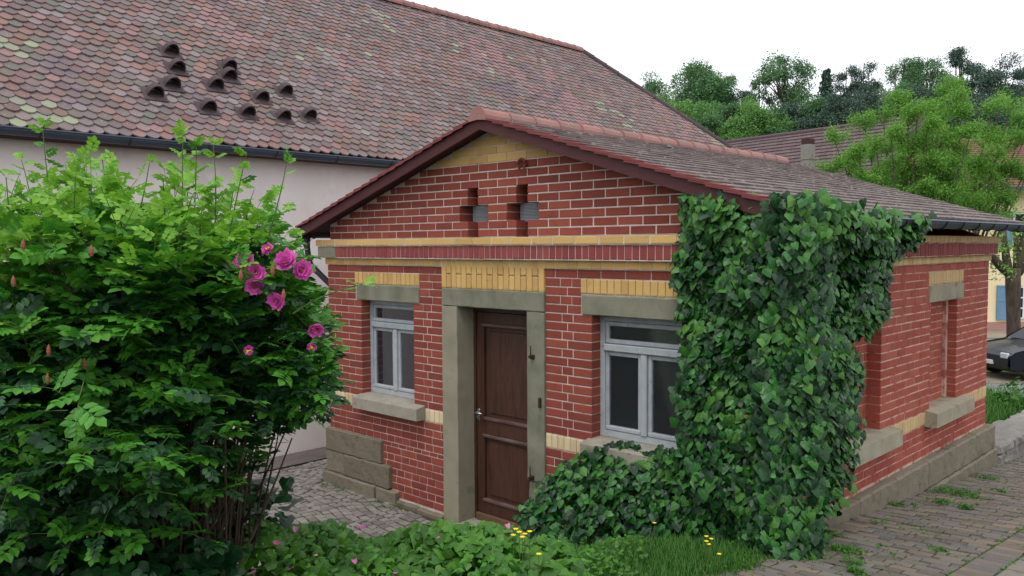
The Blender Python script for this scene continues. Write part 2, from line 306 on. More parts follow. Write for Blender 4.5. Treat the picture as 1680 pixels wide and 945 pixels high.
# ------------------------------------------------------------------ ground
PL = np.array([(-40., -30.), (-6, -10), (1.5, -5.6), (4.0, -3.4), (4.9, -2.6), (5.25, -1.4), (5.48, 0), (5.48, 6.3), (5.0, 12), (5.0, 400)])
O0 = np.array([5.09, -2.84]); A2 = np.array([.721, .693]); B2 = np.array([-.693, .721])
def H(x, y):
    x = np.asarray(x, dtype=float); y = np.asarray(y, dtype=float); sh = x.shape; x = x.ravel(); y = y.ravel()
    yy = np.minimum(y, 13)
    P = -.47+.03*(np.clip(x, 3, 12)-5.5)-.091*np.maximum(yy, -6)
    best = np.full(x.shape, 1e9); sg = np.zeros_like(x)
    for i in range(len(PL)-1):
        a, b = PL[i], PL[i+1]; dd = b-a; L2 = dd@dd
        t = np.clip(((x-a[0])*dd[0]+(y-a[1])*dd[1])/L2, 0, 1); px = x-(a[0]+t*dd[0]); py = y-(a[1]+t*dd[1])
        d = np.hypot(px, py); cr = dd[0]*py-dd[1]*px
        u = d < best-1e-9; best = np.where(u, d, best); sg = np.where(u, np.sign(cr), sg)
    s = best*sg
    w = 1.5+.9*smooth(-3, -1, y)
    lowz = -1.1-.091*np.clip(yy-6, 0, 7)
    z = P+(lowz-P)*smooth(.0, 1., s/w)
    # planted mound
    qs = (x-O0[0])*A2[0]+(y-O0[1])*A2[1]; qt = (x-O0[0])*B2[0]+(y-O0[1])*B2[1]
    mound = (1-smooth(.2, .95, qs))*(1-smooth(.15, .7, qt))*smooth(-2.6, -1.2, qt)
    zt__ = -.02+.14*smooth(-1.0, -1.6, qs)
    z = z+mound*(zt__-z)*(z < zt__)
    r = (x-CAM[0])*(-.0)+(y-CAM[1]); D = (x-CAM[0])*FW[0]+(y-CAM[1])*FW[1]
    z = z+16*smooth(62, 112, D)+10*smooth(115, 400, D)
    return z.reshape(sh)
ax = np.concatenate([-np.geomspace(600, 6, 40), np.arange(-5.9, 9.5, .14), 9.5+np.geomspace(.3, 600, 44)])
ay = np.concatenate([-7-np.geomspace(400, .4, 30), np.arange(-7, 7.5, .14), 7.5+np.geomspace(.3, 900, 60)])
GX, GY = np.meshgrid(ax, ay, indexing='ij'); GZ = H(GX, GY)
nx, ny = GX.shape; idx = np.arange(nx*ny).reshape(nx, ny)
Fq = np.stack([idx[:-1, :-1], idx[1:, :-1], idx[1:, 1:], idx[:-1, 1:]], -1).reshape(-1, 4)
g = bpy.data.objects.new('ground', npmesh('ground', np.stack([GX, GY, GZ-.03], -1).reshape(-1, 3), Fq, M['soil'], True)); link(g); g['kind'] = 'structure'
# far meadow, road and verges run across the view beyond the house
def strip(name, D0, D1, lat0, lat1, z, material, n=12, par=None):
    V = []; Fc = []
    for i in range(n+1):
        l = lat0+(lat1-lat0)*i/n
        for D in (D0, D1):
            p = CAM[:2]+FW[:2]*D+RT[:2]*l; V.append((p[0], p[1], z if z is not None else float(H(p[0], p[1]))))
    for i in range(n): Fc.append((2*i, 2*i+2, 2*i+3, 2*i+1))
    o = MB().add(V, Fc).build(name, material, par); o['kind'] = 'structure'; return o
def sheet(name, x0, x1, y0, y1, dz, material, st=.2):
    X, Y = np.meshgrid(np.arange(x0, x1+.001, (x1-x0)/max(1, round((x1-x0)/st))), np.arange(y0, y1+.001, (y1-y0)/max(1, round((y1-y0)/st))), indexing='ij')
    Z = H(X, Y)+dz; a, b = X.shape; ii = np.arange(a*b).reshape(a, b)
    Fq = np.stack([ii[:-1, :-1], ii[1:, :-1], ii[1:, 1:], ii[:-1, 1:]], -1).reshape(-1, 4)
    o = bpy.data.objects.new(name, npmesh(name, np.stack([X, Y, Z], -1).reshape(-1, 3), Fq, M[material], True)); link(o); o['kind'] = 'structure'; return o
strip('meadow', 15.5, 17.5, -12, 40, -1.70, 'meadow'); strip('road', 17.2, 20.1, -12, 40, -1.69, 'road')
strip('gravel_verge', 20.1, 21.7, -12, 40, -1.685, 'gravel'); strip('grass_verge', 21.7, 24.4, -12, 40, -1.68, 'meadow')
strip('road', 24.4, 29.5, -14, 40, -1.675, 'road'); strip('pavement', 29.5, 33.5, -16, 40, -1.66, 'gravel')
# ---- clinker path on the right of the house
path = sheet('path', 5.2, 8.9, -5.4, 7.6, -.004, 'joint')
def slopemat(x, y, w, l, h, rz=0, up=.0):
    """matrix of a unit block lying on the ground: local x width, local z -> y length, face (-y) up"""
    e = .05; gx = float((H(x+e, y)-H(x-e, y))/(2*e)); gy = float((H(x, y+e)-H(x, y-e))/(2*e)); z = float(H(x, y))
    n = Vector((-gx, -gy, 1)).normalized(); ax_ = Vector((math.cos(rz), math.sin(rz), 0)); ax_ = (ax_-n*ax_.dot(n)).normalized(); ay_ = n.cross(ax_)
    o = Vector((x, y, z+up))-ax_*w/2-ay_*l/2
    mm = np.eye(4)
    for i in range(3): mm[i, 0] = ax_[i]*w; mm[i, 1] = -n[i]*h; mm[i, 2] = ay_[i]*l; mm[i, 3] = o[i]
    return mm
PB = unit_brick(.03, .06, .06)
pav = []; row = 0; y = -4.8
while y < 7.4:
    x = 5.30+(0.1 if row % 2 else 0)+R.uniform(-.01, .01)
    wob = .05*math.sin(y*1.3)
    while x < 6.62:
        w = .172
        x1 = min(x+w, 6.66)
        xm = (x+x1)/2
        left = 5.50+.12*max(0, -y-.3) if y < 0 else 5.56
        if y < -.9: left = 5.62-.0*y
        if x1-x > .05 and xm > left:
            bend = -.10*math.exp(-((xm-6.0)**2)/.18-((y-1.0)**2)/.8)
            pav.append(slopemat(xm, y+bend+.03*math.sin(xm*3+y), x1-x-.010, .092, .05, R.uniform(-.05, .05)+.07*math.sin(y*.9+xm), .004+R.uniform(-.007, .006)))
        x += w
    y += .102; row += 1
many('paver', PB, pav, 'paver', path, 300, 'paver_rows')
pv2 = []
y = -4.6
while y < 7.3:
    pv2.append(slopemat(6.765, y, .195, .092, .05, R.uniform(-.03, .03), .006)); y += .102
many('edge_paver', PB, pv2, 'paver', path, 120, 'edge_paver_row')
pv3 = []; 
for k in range(9):
    x = 6.98+k*.215; y = -4.9+(.08 if k % 2 else 0)
    while y < 7.2:
        pv3.append(slopemat(x, y, .205, .155, .05, R.uniform(-.012, .012), .006+R.uniform(-.002, .002))); y += .165
many('square_paver', PB, pv3, 'paver_big', path, 200, 'square_paver_field')
# ---- courtyard of granite setts with a worn asphalt strip along the pink wall
yard = sheet('courtyard', -1.5, 3.9, -4.4, 7.5, .002, 'sett_joint')
V = []; 
apr = sheet('courtyard_strip', -1.49, -.95, -4.2, 6.5, .02, 'apron')
st = []
ri = 0; y = -3.0
while y < 1.4:
    x = -.97+R.uniform(0, .08)
    while x < 2.9:
        w = R.uniform(.085, .125); yy = y+.10*math.sin((x+.4)*2.2)+.02*math.sin(x*9)
        if (yy < -.05 or x < -.15) and (y < .02 or x < -.1):
            st.append(slopemat(x+w/2, yy, w-.016, .082+R.uniform(-.012, .012), .06, R.uniform(-.16, .16)+.2*math.cos((x+.4)*2.2), .014+R.uniform(-.006, .006)))
        x += w
    y += .098
many('sett', unit_brick(.09, .1, .12), st, 'sett', yard, 300, 'sett_field')
# ------------------------------------------------------------------ the small brick house
house = empty('brick_house', (2.765, 0, -1.1), 'small red brick house with yellow bands, low tiled gable roof and ivy over one corner', 'house')
def stone(name, x0, x1, y0, y1, z0, z1, material, parent, rough=.004, ch=.008, seed=0, label=None):
    """a squared stone with a slightly uneven face; the box is subdivided and its vertices displaced"""
    rr = random.Random(seed+int(abs(x0)*977+abs(z0)*313+abs(y0)*71))
    nx = max(1, int((x1-x0)/.09)); ny = max(1, int((y1-y0)/.09)); nz = max(1, int((z1-z0)/.09))
    import bmesh
    bm = bmesh.new(); bmesh.ops.create_cube(bm, size=1)
    bm.transform(Matrix.Translation(((x0+x1)/2, (y0+y1)/2, (z0+z1)/2)) @ Matrix.Diagonal((x1-x0, y1-y0, z1-z0, 1)))
    for axis, n in ((0, nx), (1, ny), (2, nz)):
        lo = (x0, y0, z0)[axis]; hi = (x1, y1, z1)[axis]
        for k in list(range(1, n)):
            co = [0, 0, 0]; no = [0, 0, 0]; co[axis] = lo+(hi-lo)*k/n; no[axis] = 1
            bmesh.ops.bisect_plane(bm, geom=bm.verts[:]+bm.edges[:]+bm.faces[:], plane_co=co, plane_no=no)
    ed = [e for e in bm.edges if len(e.link_faces) == 2 and e.calc_face_angle(0) > 1]
    if ch: bmesh.ops.bevel(bm, geom=ed, offset=ch, segments=1, affect='EDGES')
    for v in bm.verts: v.co += Vector((rr.uniform(-1, 1), rr.uniform(-1, 1), rr.uniform(-1, 1)))*rough
    me = bpy.data.meshes.new(name); bm.to_mesh(me); bm.free(); me.materials.append(M[material])
    o = bpy.data.objects.new(name, me); link(o, parent)
    if label: o['label'] = label
    return o
# walls: mortar faces, set 7 mm behind the brick faces, with the openings left out
MY = .007
WLo = (.64, 1.544); WRo = (3.897, 4.80); DOo = (2.238, 3.169)
fwb = MB()
def mface(x0, x1, z0, z1, y0=MY, y1=.24): fwb.box(x0, x1, y0, y1, z0, z1)
e_ = .006
mface(0.007, WLo[0]-e_, -1.25, 19*c); mface(WLo[1]+e_, DOo[0]-.2, -1.25, 19*c); mface(DOo[1]+.2, WRo[0]-e_, -1.25, 19*c); mface(WRo[1]+e_, WX-.007, -1.25, 19*c)
mface(WLo[0]-e_, WLo[1]+e_, -1.25, -.02); mface(WLo[0]-e_, WLo[1]+e_, 14*c+.02, 19*c); mface(WRo[0]-e_, WRo[1]+e_, -1.25, -.02); mface(WRo[0]-e_, WRo[1]+e_, 14*c+.02, 19*c)
mface(DOo[0]-.2, DOo[1]+.2, 14*c+.01, 19*c)
front = fwb.build('front_wall', 'mortar', house)
# gable with two stepped openings
gb = MB(); gz0 = 22.72*c
CR = [(2.38, 2.52, 2.265, 2.652), (3.025, 3.163, 2.903, 3.294)]
def gz(x): return rooft(x)-.07
xs = sorted(set([0.05, 2.259, 2.374, 2.526, 2.658, 2.765, 2.897, 3.019, 3.169, 3.300, 5.48]))
zA, zB, zC = 24.6*c, 26.65*c, 28.72*c
for a, b in zip(xs[:-1], xs[1:]):
    mid = (a+b)/2; gaps = []
    for v0, v1, h0, h1 in CR:
        if v0-.006 < mid < v1+.006: gaps.append((gz0, zC+.006))
        elif h0-.006 < mid < h1+.006: gaps.append((zA-.006, zB+.006))
    lo = gz0
    for g0, g1 in gaps:
        if g0 > lo+1e-4: gb.box(a, b, MY, .24, lo, g0)
        lo = g1
    gb.add([(a, MY, lo), (b, MY, lo), (b, .24, lo), (a, .24, lo), (a, MY, gz(a)), (b, MY, gz(b)), (b, .24, gz(b)), (a, .24, gz(a))],
           [(0, 3, 2, 1), (4, 5, 6, 7), (0, 1, 5, 4), (1, 2, 6, 5), (2, 3, 7, 6), (3, 0, 4, 7)])
gable = gb.build('gable_wall', 'mortar', house)
# mesh behind the openings
for v0, v1, h0, h1 in CR:
    scr = MB()
    scr.box(h0-.05, h1+.05, .20, .215, gz0-.02, zC+.04); so = scr.build('vent_backing', 'dark', house)
    ms = MB()
    n = 26
    for k in range(n+1):
        xx = h0+.06+(h1-h0-.06)*k/n; ms.box(xx-.0022, xx+.0022, .125, .130, zA, zB)
    for k in range(13):
        zz = zA+(zB-zA)*k/12; ms.box(h0+.06, h1, .122, .1245, zz-.004, zz+.004)
    ms.build('wire_screen', 'mesh', house)
# rows of bricks
FB = []; YB = []; PBk = []; SB = []; SIDE = []; SIDEY = []
def row_fill(lst, x0, x1, z0, h, pitch, off, y=0., dep=.05, side=None, mn=.035, lim=None):
    x = x0-off if off else x0
    while x < x1-1e-4:
        a = max(x, x0); b = min(x+pitch, x1)
        if a == x0 and x+pitch-x0 < .05: b = min(x+2*pitch, x1); x += pitch
        if x1-b < .05: b = x1
        if b-a > mn:
            aa, bb = a+JT/2, b-JT/2
            if abs(a-x0) < 1e-6: aa = a
            if abs(b-x1) < 1e-6: bb = b
            ok = True
            if lim: 
                while bb > aa+mn and not lim((aa+bb)/2, aa, bb, z0, h): 
                    if (aa+bb)/2 < 2.765: aa += .02
                    else: bb -= .02
                ok = bb-aa > mn
            if ok: lst.append(bmat(aa, z0+JT/2, bb-aa, h-JT, y, dep, side))
        if b == x1: break
        x += pitch
def row_frac(lst, x0, x1, z0, fr, y=0., dep=.05, h=c, side=None):
    x = x0; w = x1-x0
    for k, f in enumerate(fr):
        a, b = x, x+w*f
        lst.append(bmat(a+(JT/2 if k else 0), z0+JT/2, b-a-(JT/2 if k else 0)-(JT/2 if k < len(fr)-1 else 0), h-JT, y, dep, side)); x = b
for k in range(0, 18):
    z = k*c; o = k % 2
    dep = .12
    if k < 14:
        row_frac(FB, 0, WLo[0], z, (.40, .40, .20) if o else (.2, .42, .38), dep=dep)
        row_frac(FB, WLo[1], 2.012, z, (.46, .54) if o == 0 else (.33, .27, .40), dep=dep)
        row_frac(FB, 3.379, WRo[0], z, (.48, .52) if o == 0 else (.36, .24, .40), dep=dep)
        row_frac(FB, WRo[1], WX, z, (.34, .33, .33) if o else (.17, .34, .33, .16), dep=dep)
    else:
        row_frac(FB, 0, .53, z, (.45, .55) if o else (.24, .45, .31), dep=.05)
        row_frac(FB, 1.65, 2.012, z, (.4, .6) if o else (.55, .45))
        row_frac(FB, 3.379, 3.777, z, (.62, .38) if o == 0 else (.42, .33, .25))
        row_frac(FB, 4.92, WX, z, (.4, .4, .2) if o else (.2, .4, .4))
row_fill(FB, 0, 2.012, 18*c, c, .251, .12); row_fill(FB, 3.379, WX, 18*c, c, .251, .14)
# below the sill band
zz = -SD; pat = 0; seq = ['S', 'H', 'S', 'H', 'T', 'S', 'H', 'S', 'H', 'S', 'H', 'S', 'H']
for s in seq:
    h = .047 if s == 'T' else c
    z = zz-h
    if z > -1.05:
        xl = 0 if z > -.45 else (.995 if z > -.72 else (1.16 if z > -.96 else 1.27))
        p = .251 if s == 'S' else .1255
        off = {'S': .06 if pat % 4 == 0 else .19, 'H': .0+.05, 'T': .1}[s]
        row_fill(FB, xl, 2.012, z, h, p, off); 
    p = .251 if s == 'S' else .1255
    if z > -1.05: row_fill(FB, 3.379, WX, z, h, p, .07 if s == 'S' else .03)
    zz = z; pat += 1
# gable rows
def lim(xm, a, b, z, h): return min(gz(a), gz(b)) > z+h*.75
def in_cr(z):
    zm = z+c/2; g = []
    for v0, v1, h0, h1 in CR:
        if zA < zm < zB: g.append((h0, h1))
        elif zm < zC: g.append((v0, v1))
    return g
for n in range(0, 14):
    z = gz0+n*c; x0, x1 = .06, 5.47
    if n < 9:
        segs = []; lo = x0
        for a, b in in_cr(z)+[(x1, x1)]:
            if a > lo: segs.append((lo, a))
            lo = b
        for a, b in segs:
            off = ((a-.02+(.125 if n % 2 else 0)) % .251)
            row_fill(FB, a, b, z, c, .251, off, dep=.19, lim=lim, mn=.03)
    else:
        row_fill(YB, x0, x1, z, c, .251, (.04+(.125 if n % 2 else 0)) % .251+.0001, lim=lim)
def wt(mats, f):
    mats = np.array(mats); return np.array([f(m_[:3, 3]) for m_ in mats])
hid = lambda p: .02 if (p[0] > 4.85 or (p[0] > 3.55 and p[2] < -.2)) else 1
many('brick', UB, FB, 'brick', front, 215, 'brickwork', weight=wt(FB, hid))
# yellow lintel arches (bricks on end), panel over the door, header course, stretcher course
def soldiers(lst, x0, x1, z0, h, pitch, y, dep=.06, side=None):
    n = max(1, round((x1-x0)/pitch)); p = (x1-x0)/n
    for i in range(n): lst.append(bmat(x0+i*p+JT*.35, z0+JT/2, p-JT*.7, h-JT, y, dep, side))
soldiers(YB, .53, 1.65, 16.3*c, 1.7*c, .0735, -.004); soldiers(YB, 3.777, 4.92, 16.3*c, 1.7*c, .0735, -.004)
n = 19; p = (3.379-2.012)/n
for i in range(n):
    x = 2.012+i*p; z0, z1 = 16.35*c, 20*c
    if i % 2 == 0: YB.append(bmat(x+.004, z0, p-.008, z1-z0, -.02, .07))
    else:
        zm = z0+(z1-z0)*.48
        YB.append(bmat(x+.004, z0, p-.008, zm-z0-.005, -.02, .07)); YB.append(bmat(x+.004, zm+.005, p-.008, z1-zm-.005, -.02, .07))
soldiers(YB, -.022, 2.0, 19*c, c, .1255, -.022, .09); soldiers(YB, 3.379, WX+.022, 19*c, c, .1255, -.022, .09)
x = -.096+.0; 
row_fill(YB, -.096, WX+.096, 21.72*c, c, .251, .1255-.0, -.096, .2)
many('yellow_brick', UB, YB, 'yellow', front, 200, 'yellow_brickwork', weight=wt(YB, hid))
soldiers(SB, .27, WX+.077, 20*c, 1.72*c, .0735, -.077, .18)
many('cornice_brick', UB, SB, 'soldier', front, 80, 'cornice_brickwork', weight=wt(SB, hid))
soldiers(PBk, 0, .60, -SD, SD, .0735, -.002); soldiers(PBk, 1.72, 2.012, -SD, SD, .0735, -.002); soldiers(PBk, 3.379, 3.87, -SD, SD, .0735, -.002); soldiers(PBk, 4.85, WX, -SD, SD, .0735, -.002)
many('pale_brick', UB, PBk, 'pale', front, 60, 'pale_brickwork', weight=wt(PBk, hid))
# mortar behind the projecting cornice courses (3 mm back from their faces)
cm = MB(); cm.box(-.018, WX+.018, -.018, .23, 19*c+.002, 20*c-.001); cm.box(-.072, WX+.072, -.072, .23, 20*c, 21.72*c-.001); cm.box(-.090, WX+.090, -.090, .23, 21.72*c, 22.72*c-.004)
cm.build('cornice_bed', 'mortar', house)
stone('corner_block', -.082, .268, -.082, .2, 20*c+.002, 21.72*c-.004, 'stone_green', house)
# lintels, door surround, sills
stone('window_lintel', .56, 1.648, -.012, .13, 14*c, 16.3*c-.006, 'stone_green', house, .003)
stone('window_lintel', 3.792, 4.90, -.012, .13, 14*c, 16.3*c-.006, 'stone_green', house, .003)
stone('door_lintel', 2.018, 3.375, -.025, .24, 1.078, 1.255, 'stone_green', house, .003)
stone('door_jamb', 2.014, 2.238, -.022, .25, -1.12, 1.074, 'jamb', house, .002, .005)
stone('door_jamb', 3.169, 3.377, -.022, .25, -.46, 1.074, 'stone_green', house, .002, .005)
stone('door_jamb', 3.176, 3.379, -.020, .25, -.80, -.465, 'plinth', house, .008, .02, label='broken lower block of the right door jamb')
stone('door_jamb', 3.172, 3.40, -.028, .25, -1.12, -.805, 'jamb', house, .006, .012, label='lowest block of the right door jamb')
def sill(x0, x1, side=None, mw=None):
    b = MB(); b.prism([(0, 0), (1, 0), (1, 1), (0, 1)], 0, 1) if False else None
    pr = [(-.115, -.118), (-.115, .0), (.02, .032), (.16, .034), (.16, -.118)]
    V = [(x0, y, z) for y, z in pr]+[(x1, y, z) for y, z in pr]; k = len(pr)
    b.add(V, [tuple(range(k))[::-1], tuple(range(k, 2*k))]+[(i, (i+1) % k, (i+1) % k+k, i+k) for i in range(k)])
    return b.build('window_sill', 'sill', house, mw=mw)
sill(.61, 1.715); sill(3.86, 4.85)
stone('doorstep', 2.20, 3.24, -.22, .24, -1.24, -1.075, 'sill', house, .005, .015)
# windows
def window(x0, x1):
    z0, z1 = .034, 1.076; y = .12; w = .045
    f = MB()
    f.cbox(x0-.004, x0+w, y, y+.06, z0, z1, .004); f.cbox(x1-w, x1+.004, y, y+.06, z0, z1, .004)
    f.cbox(x0+w, x1-w, y+.001, y+.06, z1-.05, z1, .004); f.cbox(x0+w, x1-w, y+.001, y+.06, z0, z0+.06, .004)
    f.cbox(x0+w, x1-w, y-.022, y+.06, .772, .834, .008)       # transom
    o = f.build('window', 'frame', house)
    xm = (x0+x1)/2; f2 = MB(); f2.cbox(xm-.03, xm+.03, y-.012, y+.05, z0+.06, .772, .006); f2.build('mullion', 'frame', o)
    panes = [(x0+w, xm-.03, z0+.062, .770), (xm+.03, x1-w, z0+.062, .770), (x0+w, x1-w, .836, z1-.052)]
    for a, b, p, q in panes:
        s = MB(); t = .038
        s.cbox(a+.002, a+t, y+.008, y+.045, p+.002, q-.002, .005); s.cbox(b-t, b-.002, y+.008, y+.045, p+.002, q-.002, .005)
        s.cbox(a+t, b-t, y+.009, y+.045, q-t, q-.002, .005); s.cbox(a+t-.03, b-t+.03, y-.004, y+.045, p+.002, p+t, .006)
        s.build('sash', 'frame', o)
        g_ = MB(); g_.box(a+t-.004, b-t+.004, y+.026, y+.030, p+t-.004, q-t+.004); g_.build('pane', 'glass', o)
    return o
window(*WLo); window(*WRo)
# door
y = .20
fr = MB(); fr.cbox(2.20, 2.262, y, y+.06, -1.075, 1.08, .004); fr.cbox(3.13, 3.20, y, y+.06, -1.075, 1.08, .004); fr.cbox(2.262, 3.13, y+.001, y+.06, 1.02, 1.08, .004)
fr.build('door_frame', 'door', house)
d0, d1, zb, zt = 2.266, 3.127, -1.0, 1.015; y = .215
db = MB(); sw = .09
db.cbox(d0, d0+sw, y, y+.045, zb, zt, .004); db.cbox(d1-sw, d1, y, y+.045, zb, zt, .004)
db.cbox(d0+sw, d1-sw, y+.001, y+.045, zt-.11, zt, .004); db.cbox(d0+sw, d1-sw, y+.001, y+.045, zb, zb+.12, .004); db.cbox(d0+sw, d1-sw, y+.001, y+.045, -.20, -.06, .004)
door = db.build('door', 'door', house)
for z0, z1 in ((zb+.12, -.20), (-.06, zt-.11)):
    b = MB(); b.box(d0+sw-.01, d1-sw+.01, y+.026, y+.034, z0-.01, z1+.01)
    b.cbox(d0+sw+.07, d1-sw-.07, y+.014, y+.03, z0+.07, z1-.07, .010)
    b.build('door_panel', 'door', door)
    for zz_, up in ((z0+.004, 1), (z1-.004, -1)):
        mo = MB(); a_, b_ = sorted((zz_-.004*up, zz_+.03*up)); mo.cbox(d0+sw-.006, d1-sw+.006, y-.016, y+.03, a_, b_, .008); mo.build('moulding', 'door_mould', door)
    for xx in (d0+sw-.006, d1-sw-.018):
        mo = MB(); mo.cbox(xx, xx+.024, y-.008, y+.03, z0+.034, z1-.034, .007); mo.build('moulding', 'door', door)
b = MB(); b.cbox(d0, d1, y-.03, y+.045, -1.073, -1.004, .005); b.build('weather_board', 'doorstep', door)
b = MB(); b.cbox(2.274, 2.312, y-.010, y+.001, -.075, .045, .006)
hd = b.build('handle_plate', 'metal', door)
b = MB(); b.tube([(2.293, y-.006, .012), (2.293, y-.05, .012), (2.30, y-.055, .012), (2.39, y-.055, .010)], .009, 8); b.build('handle', 'metal', door, True)
b = MB(); b.tube([(2.293, y-.008, -.035), (2.293, y-.022, -.035)], .016, 10); b.build('lock', 'metal', door)
for x_, z_, k in ((3.246, .70, 0), (3.335, .268, 1), (3.235, -.40, 2)):
    b = MB()
    if k == 1: b.cbox(x_-.012, x_+.012, -.05, -.018, z_-.045, z_+.045, .006)
    else:
        b.tube([(x_, -.055, z_+.075), (x_, -.055, z_-.02)], [.005, .008], 6); b.tube([(x_, -.02, z_-.025), (x_, -.075, z_-.025)], .014, 6); b.cbox(x_-.02, x_+.022, -.045, -.018, z_-.05, z_-.01, .005)
    b.build('hinge_pin', 'iron', house)
# iron ring on the gable
rg = MB(); rg.tube([(3.12+.045*math.cos(t), -.03, 2.40+.045*math.sin(t)) for t in np.linspace(.2, 4.2, 10)], .012, 6); rg.tube([(3.16, .0, 2.405), (3.165, -.04, 2.37), (3.165, -.04, 2.33)], .012, 6)
rg.build('wall_hook', 'rusty', house)
# quoin stones on the left
qs_ = [(-.045, 1.0, -.045, .3, -.70, -.442), (-.04, .315, -.035, .3, -.952, -.704), (.322, 1.155, -.052, .2, -.950, -.704), (-.075, .50, -.07, .3, -1.14, -.956), (.506, .93, -.085, .2, -1.16, -.954), (.936, 1.27, -.06, .2, -1.16, -.958),
       (1.275, 1.62, -.05, .2, -1.2, -1.045), (1.626, 2.01, -.06, .2, -1.2, -1.05)]
for q in qs_: stone('foundation_stone', *q, 'plinth', house, .0045, .012)
# right-hand wall
sm = MB(); X = WX-.004
def sface(y0, y1, z0, z1, x0=WX-.24, x1=X): sm.box(x0, x1, y0, y1, z0, z1)
B1 = (1.20, 2.056); B2_ = (3.363, 4.203)
sface(.24, B1[0]-e_, -1.3, 19*c); sface(B1[1]+e_, B2_[0]-e_, -1.3, 19*c); sface(B2_[1]+e_, WY, -1.3, 19*c)
for a, b_ in ((B1[0]-e_, B1[1]+e_), (B2_[0]-e_, B2_[1]+e_)): sface(a, b_, -1.3, -.02); sface(a, b_, 14*c+.02, 19*c); sface(a, b_, -.02, 14*c+.02, WX-.24, WX-.127)
sidew = sm.build('side_wall', 'mortar_side', house)
SI = []; SY = []
for k in range(0, 18):
    z = k*c; o = k % 2
    if k < 14:
        row_fill(SI, 0, B1[0], z, c, .251, .125 if o else 0, 0, .12, WX); row_fill(SI, B1[1], B2_[0], z, c, .251, .0 if o else .125, 0, .12, WX); row_fill(SI, B2_[1], WY, z, c, .251, .125 if o else 0, 0, .12, WX)
        row_fill(SI, B1[0]+.002, B1[1]-.002, z, c, .251, .1 if o else .22, .122, .04, WX); row_fill(SI, B2_[0]+.002, B2_[1]-.06, z, c, .251, .1 if o else .22, .122, .04, WX)
    else:
        for a, b_ in ((0, 1.12), (2.14, 3.28), (4.39, WY)): row_fill(SI, a, b_, z, c, .251, .125 if o else 0, 0, .05, WX)
row_fill(SI, 0, WY, 18*c, c, .251, .1, 0, .05, WX)
z = -SD-c; k = 0
while z > -.47:
    row_fill(SI, 0, WY, z, c, .251 if k % 2 == 0 else .1255, .05+.06*(k % 2), 0, .05, WX); z -= c; k += 1
many('brick', UB, SI, 'brick_side', sidew, 85, 'side_brickwork', weight=wt(SI, lambda p: .02 if p[1] < 1.0 else 1), size=1.)
for a, b_ in ((1.12, 2.14), (3.28, 4.39)): soldiers(SY, a, b_, 16.3*c, 1.7*c, .0735, -.004, side=WX)
soldiers(SY, 0, WY+.022, 19*c, c, .1255, -.022, .09, WX); 
many('yellow_brick', UB, SY, 'yellow_side', sidew, 60, 'side_yellow_brickwork', weight=wt(SY, lambda p: .02 if p[1] < 2.2 else 1))
S2 = []; soldiers(S2, 0, 1.1, -SD, SD, .0735, -.002, side=WX); soldiers(S2, 2.33, 3.26, -SD, SD, .0735, -.002, side=WX); soldiers(S2, 4.49, WY, -SD, SD, .0735, -.002, side=WX)
many('pale_brick', UB, S2, 'yellow_side', sidew, 30, 'side_pale_brickwork', weight=wt(S2, lambda p: .02 if p[1] < 2.2 else 1))
S3 = []; soldiers(S3, 0, WY+.07, 20*c, 1.72*c, .0735, -.077, .18, WX); many('cornice_brick', UB, S3, 'soldier', sidew, 40, 'side_cornice_brickwork', weight=wt(S3, lambda p: .02 if p[1] < 2.2 else 1))
S4 = []; soldiers(S4, 0, WY+.09, 21.72*c, c, .1255, -.096, .2, WX); many('cornice_yellow_brick', UB, S4, 'yellow_side', sidew, 30, 'side_cornice_yellow', weight=wt(S4, lambda p: .02 if p[1] < 2.2 else 1))
b = MB(); b.box(WX-.23, WX+.018, .24, WY+.018, 19*c+.002, 20*c-.001); b.box(WX-.23, WX+.072, .24, WY+.07, 20*c, 21.72*c-.001); b.box(WX-.23, WX+.09, .24, WY+.09, 21.72*c, 22.72*c-.004); b.build('cornice_bed', 'mortar_side', house)
RS = Matrix.Translation((WX, 0, 0)) @ Matrix.Rotation(math.pi/2, 4, 'Z')
stone('window_lintel', WX-.13, WX+.012, 1.13, 2.12, 14*c, 16.3*c-.006, 'stone', house, .003); stone('window_lintel', WX-.13, WX+.012, 3.29, 4.38, 14*c, 16.3*c-.006, 'stone', house, .003)
b = MB(); 
def side_sill(y0, y1):
    b = MB(); pr = [(.115, -.15), (.115, -.01), (-.0, .012), (-.15, .014), (-.15, -.15)]
    V = [(WX+x, y0, z) for x, z in pr]+[(WX+x, y1, z) for x, z in pr]; k = len(pr)
    b.add(V, [tuple(range(k)), tuple(range(2*k-1, k-1, -1))]+[(i, i+k, (i+1) % k+k, (i+1) % k) for i in range(k)]); b.build('window_sill', 'stone', house)
side_sill(1.12, 2.30); side_sill(3.24, 4.48)
b = MB(); b.box(WX-.135, WX-.09, B2_[1]-.07, B2_[1]-.002, .02, 14*c); b.build('plaster_strip', 'mortar_side', house)
for y0, y1 in ((-.05, .62), (.625, 1.42), (1.425, 2.27), (2.275, 3.12), (3.125, 3.98), (3.985, 4.70), (4.705, 5.46)):
    stone('plinth_stone', WX-.1, WX+.085, y0, y1, -.74, -.462, 'plinth', house, .005, .016)
for y0, y1 in ((-.06, .9), (.905, 1.9), (1.905, 2.95), (2.955, 3.75), (3.755, 4.6), (4.605, 5.50)):
    stone('plinth_stone', WX-.1, WX+.10, y0, y1, -1.1, -.745, 'plinth', house, .008, .02)
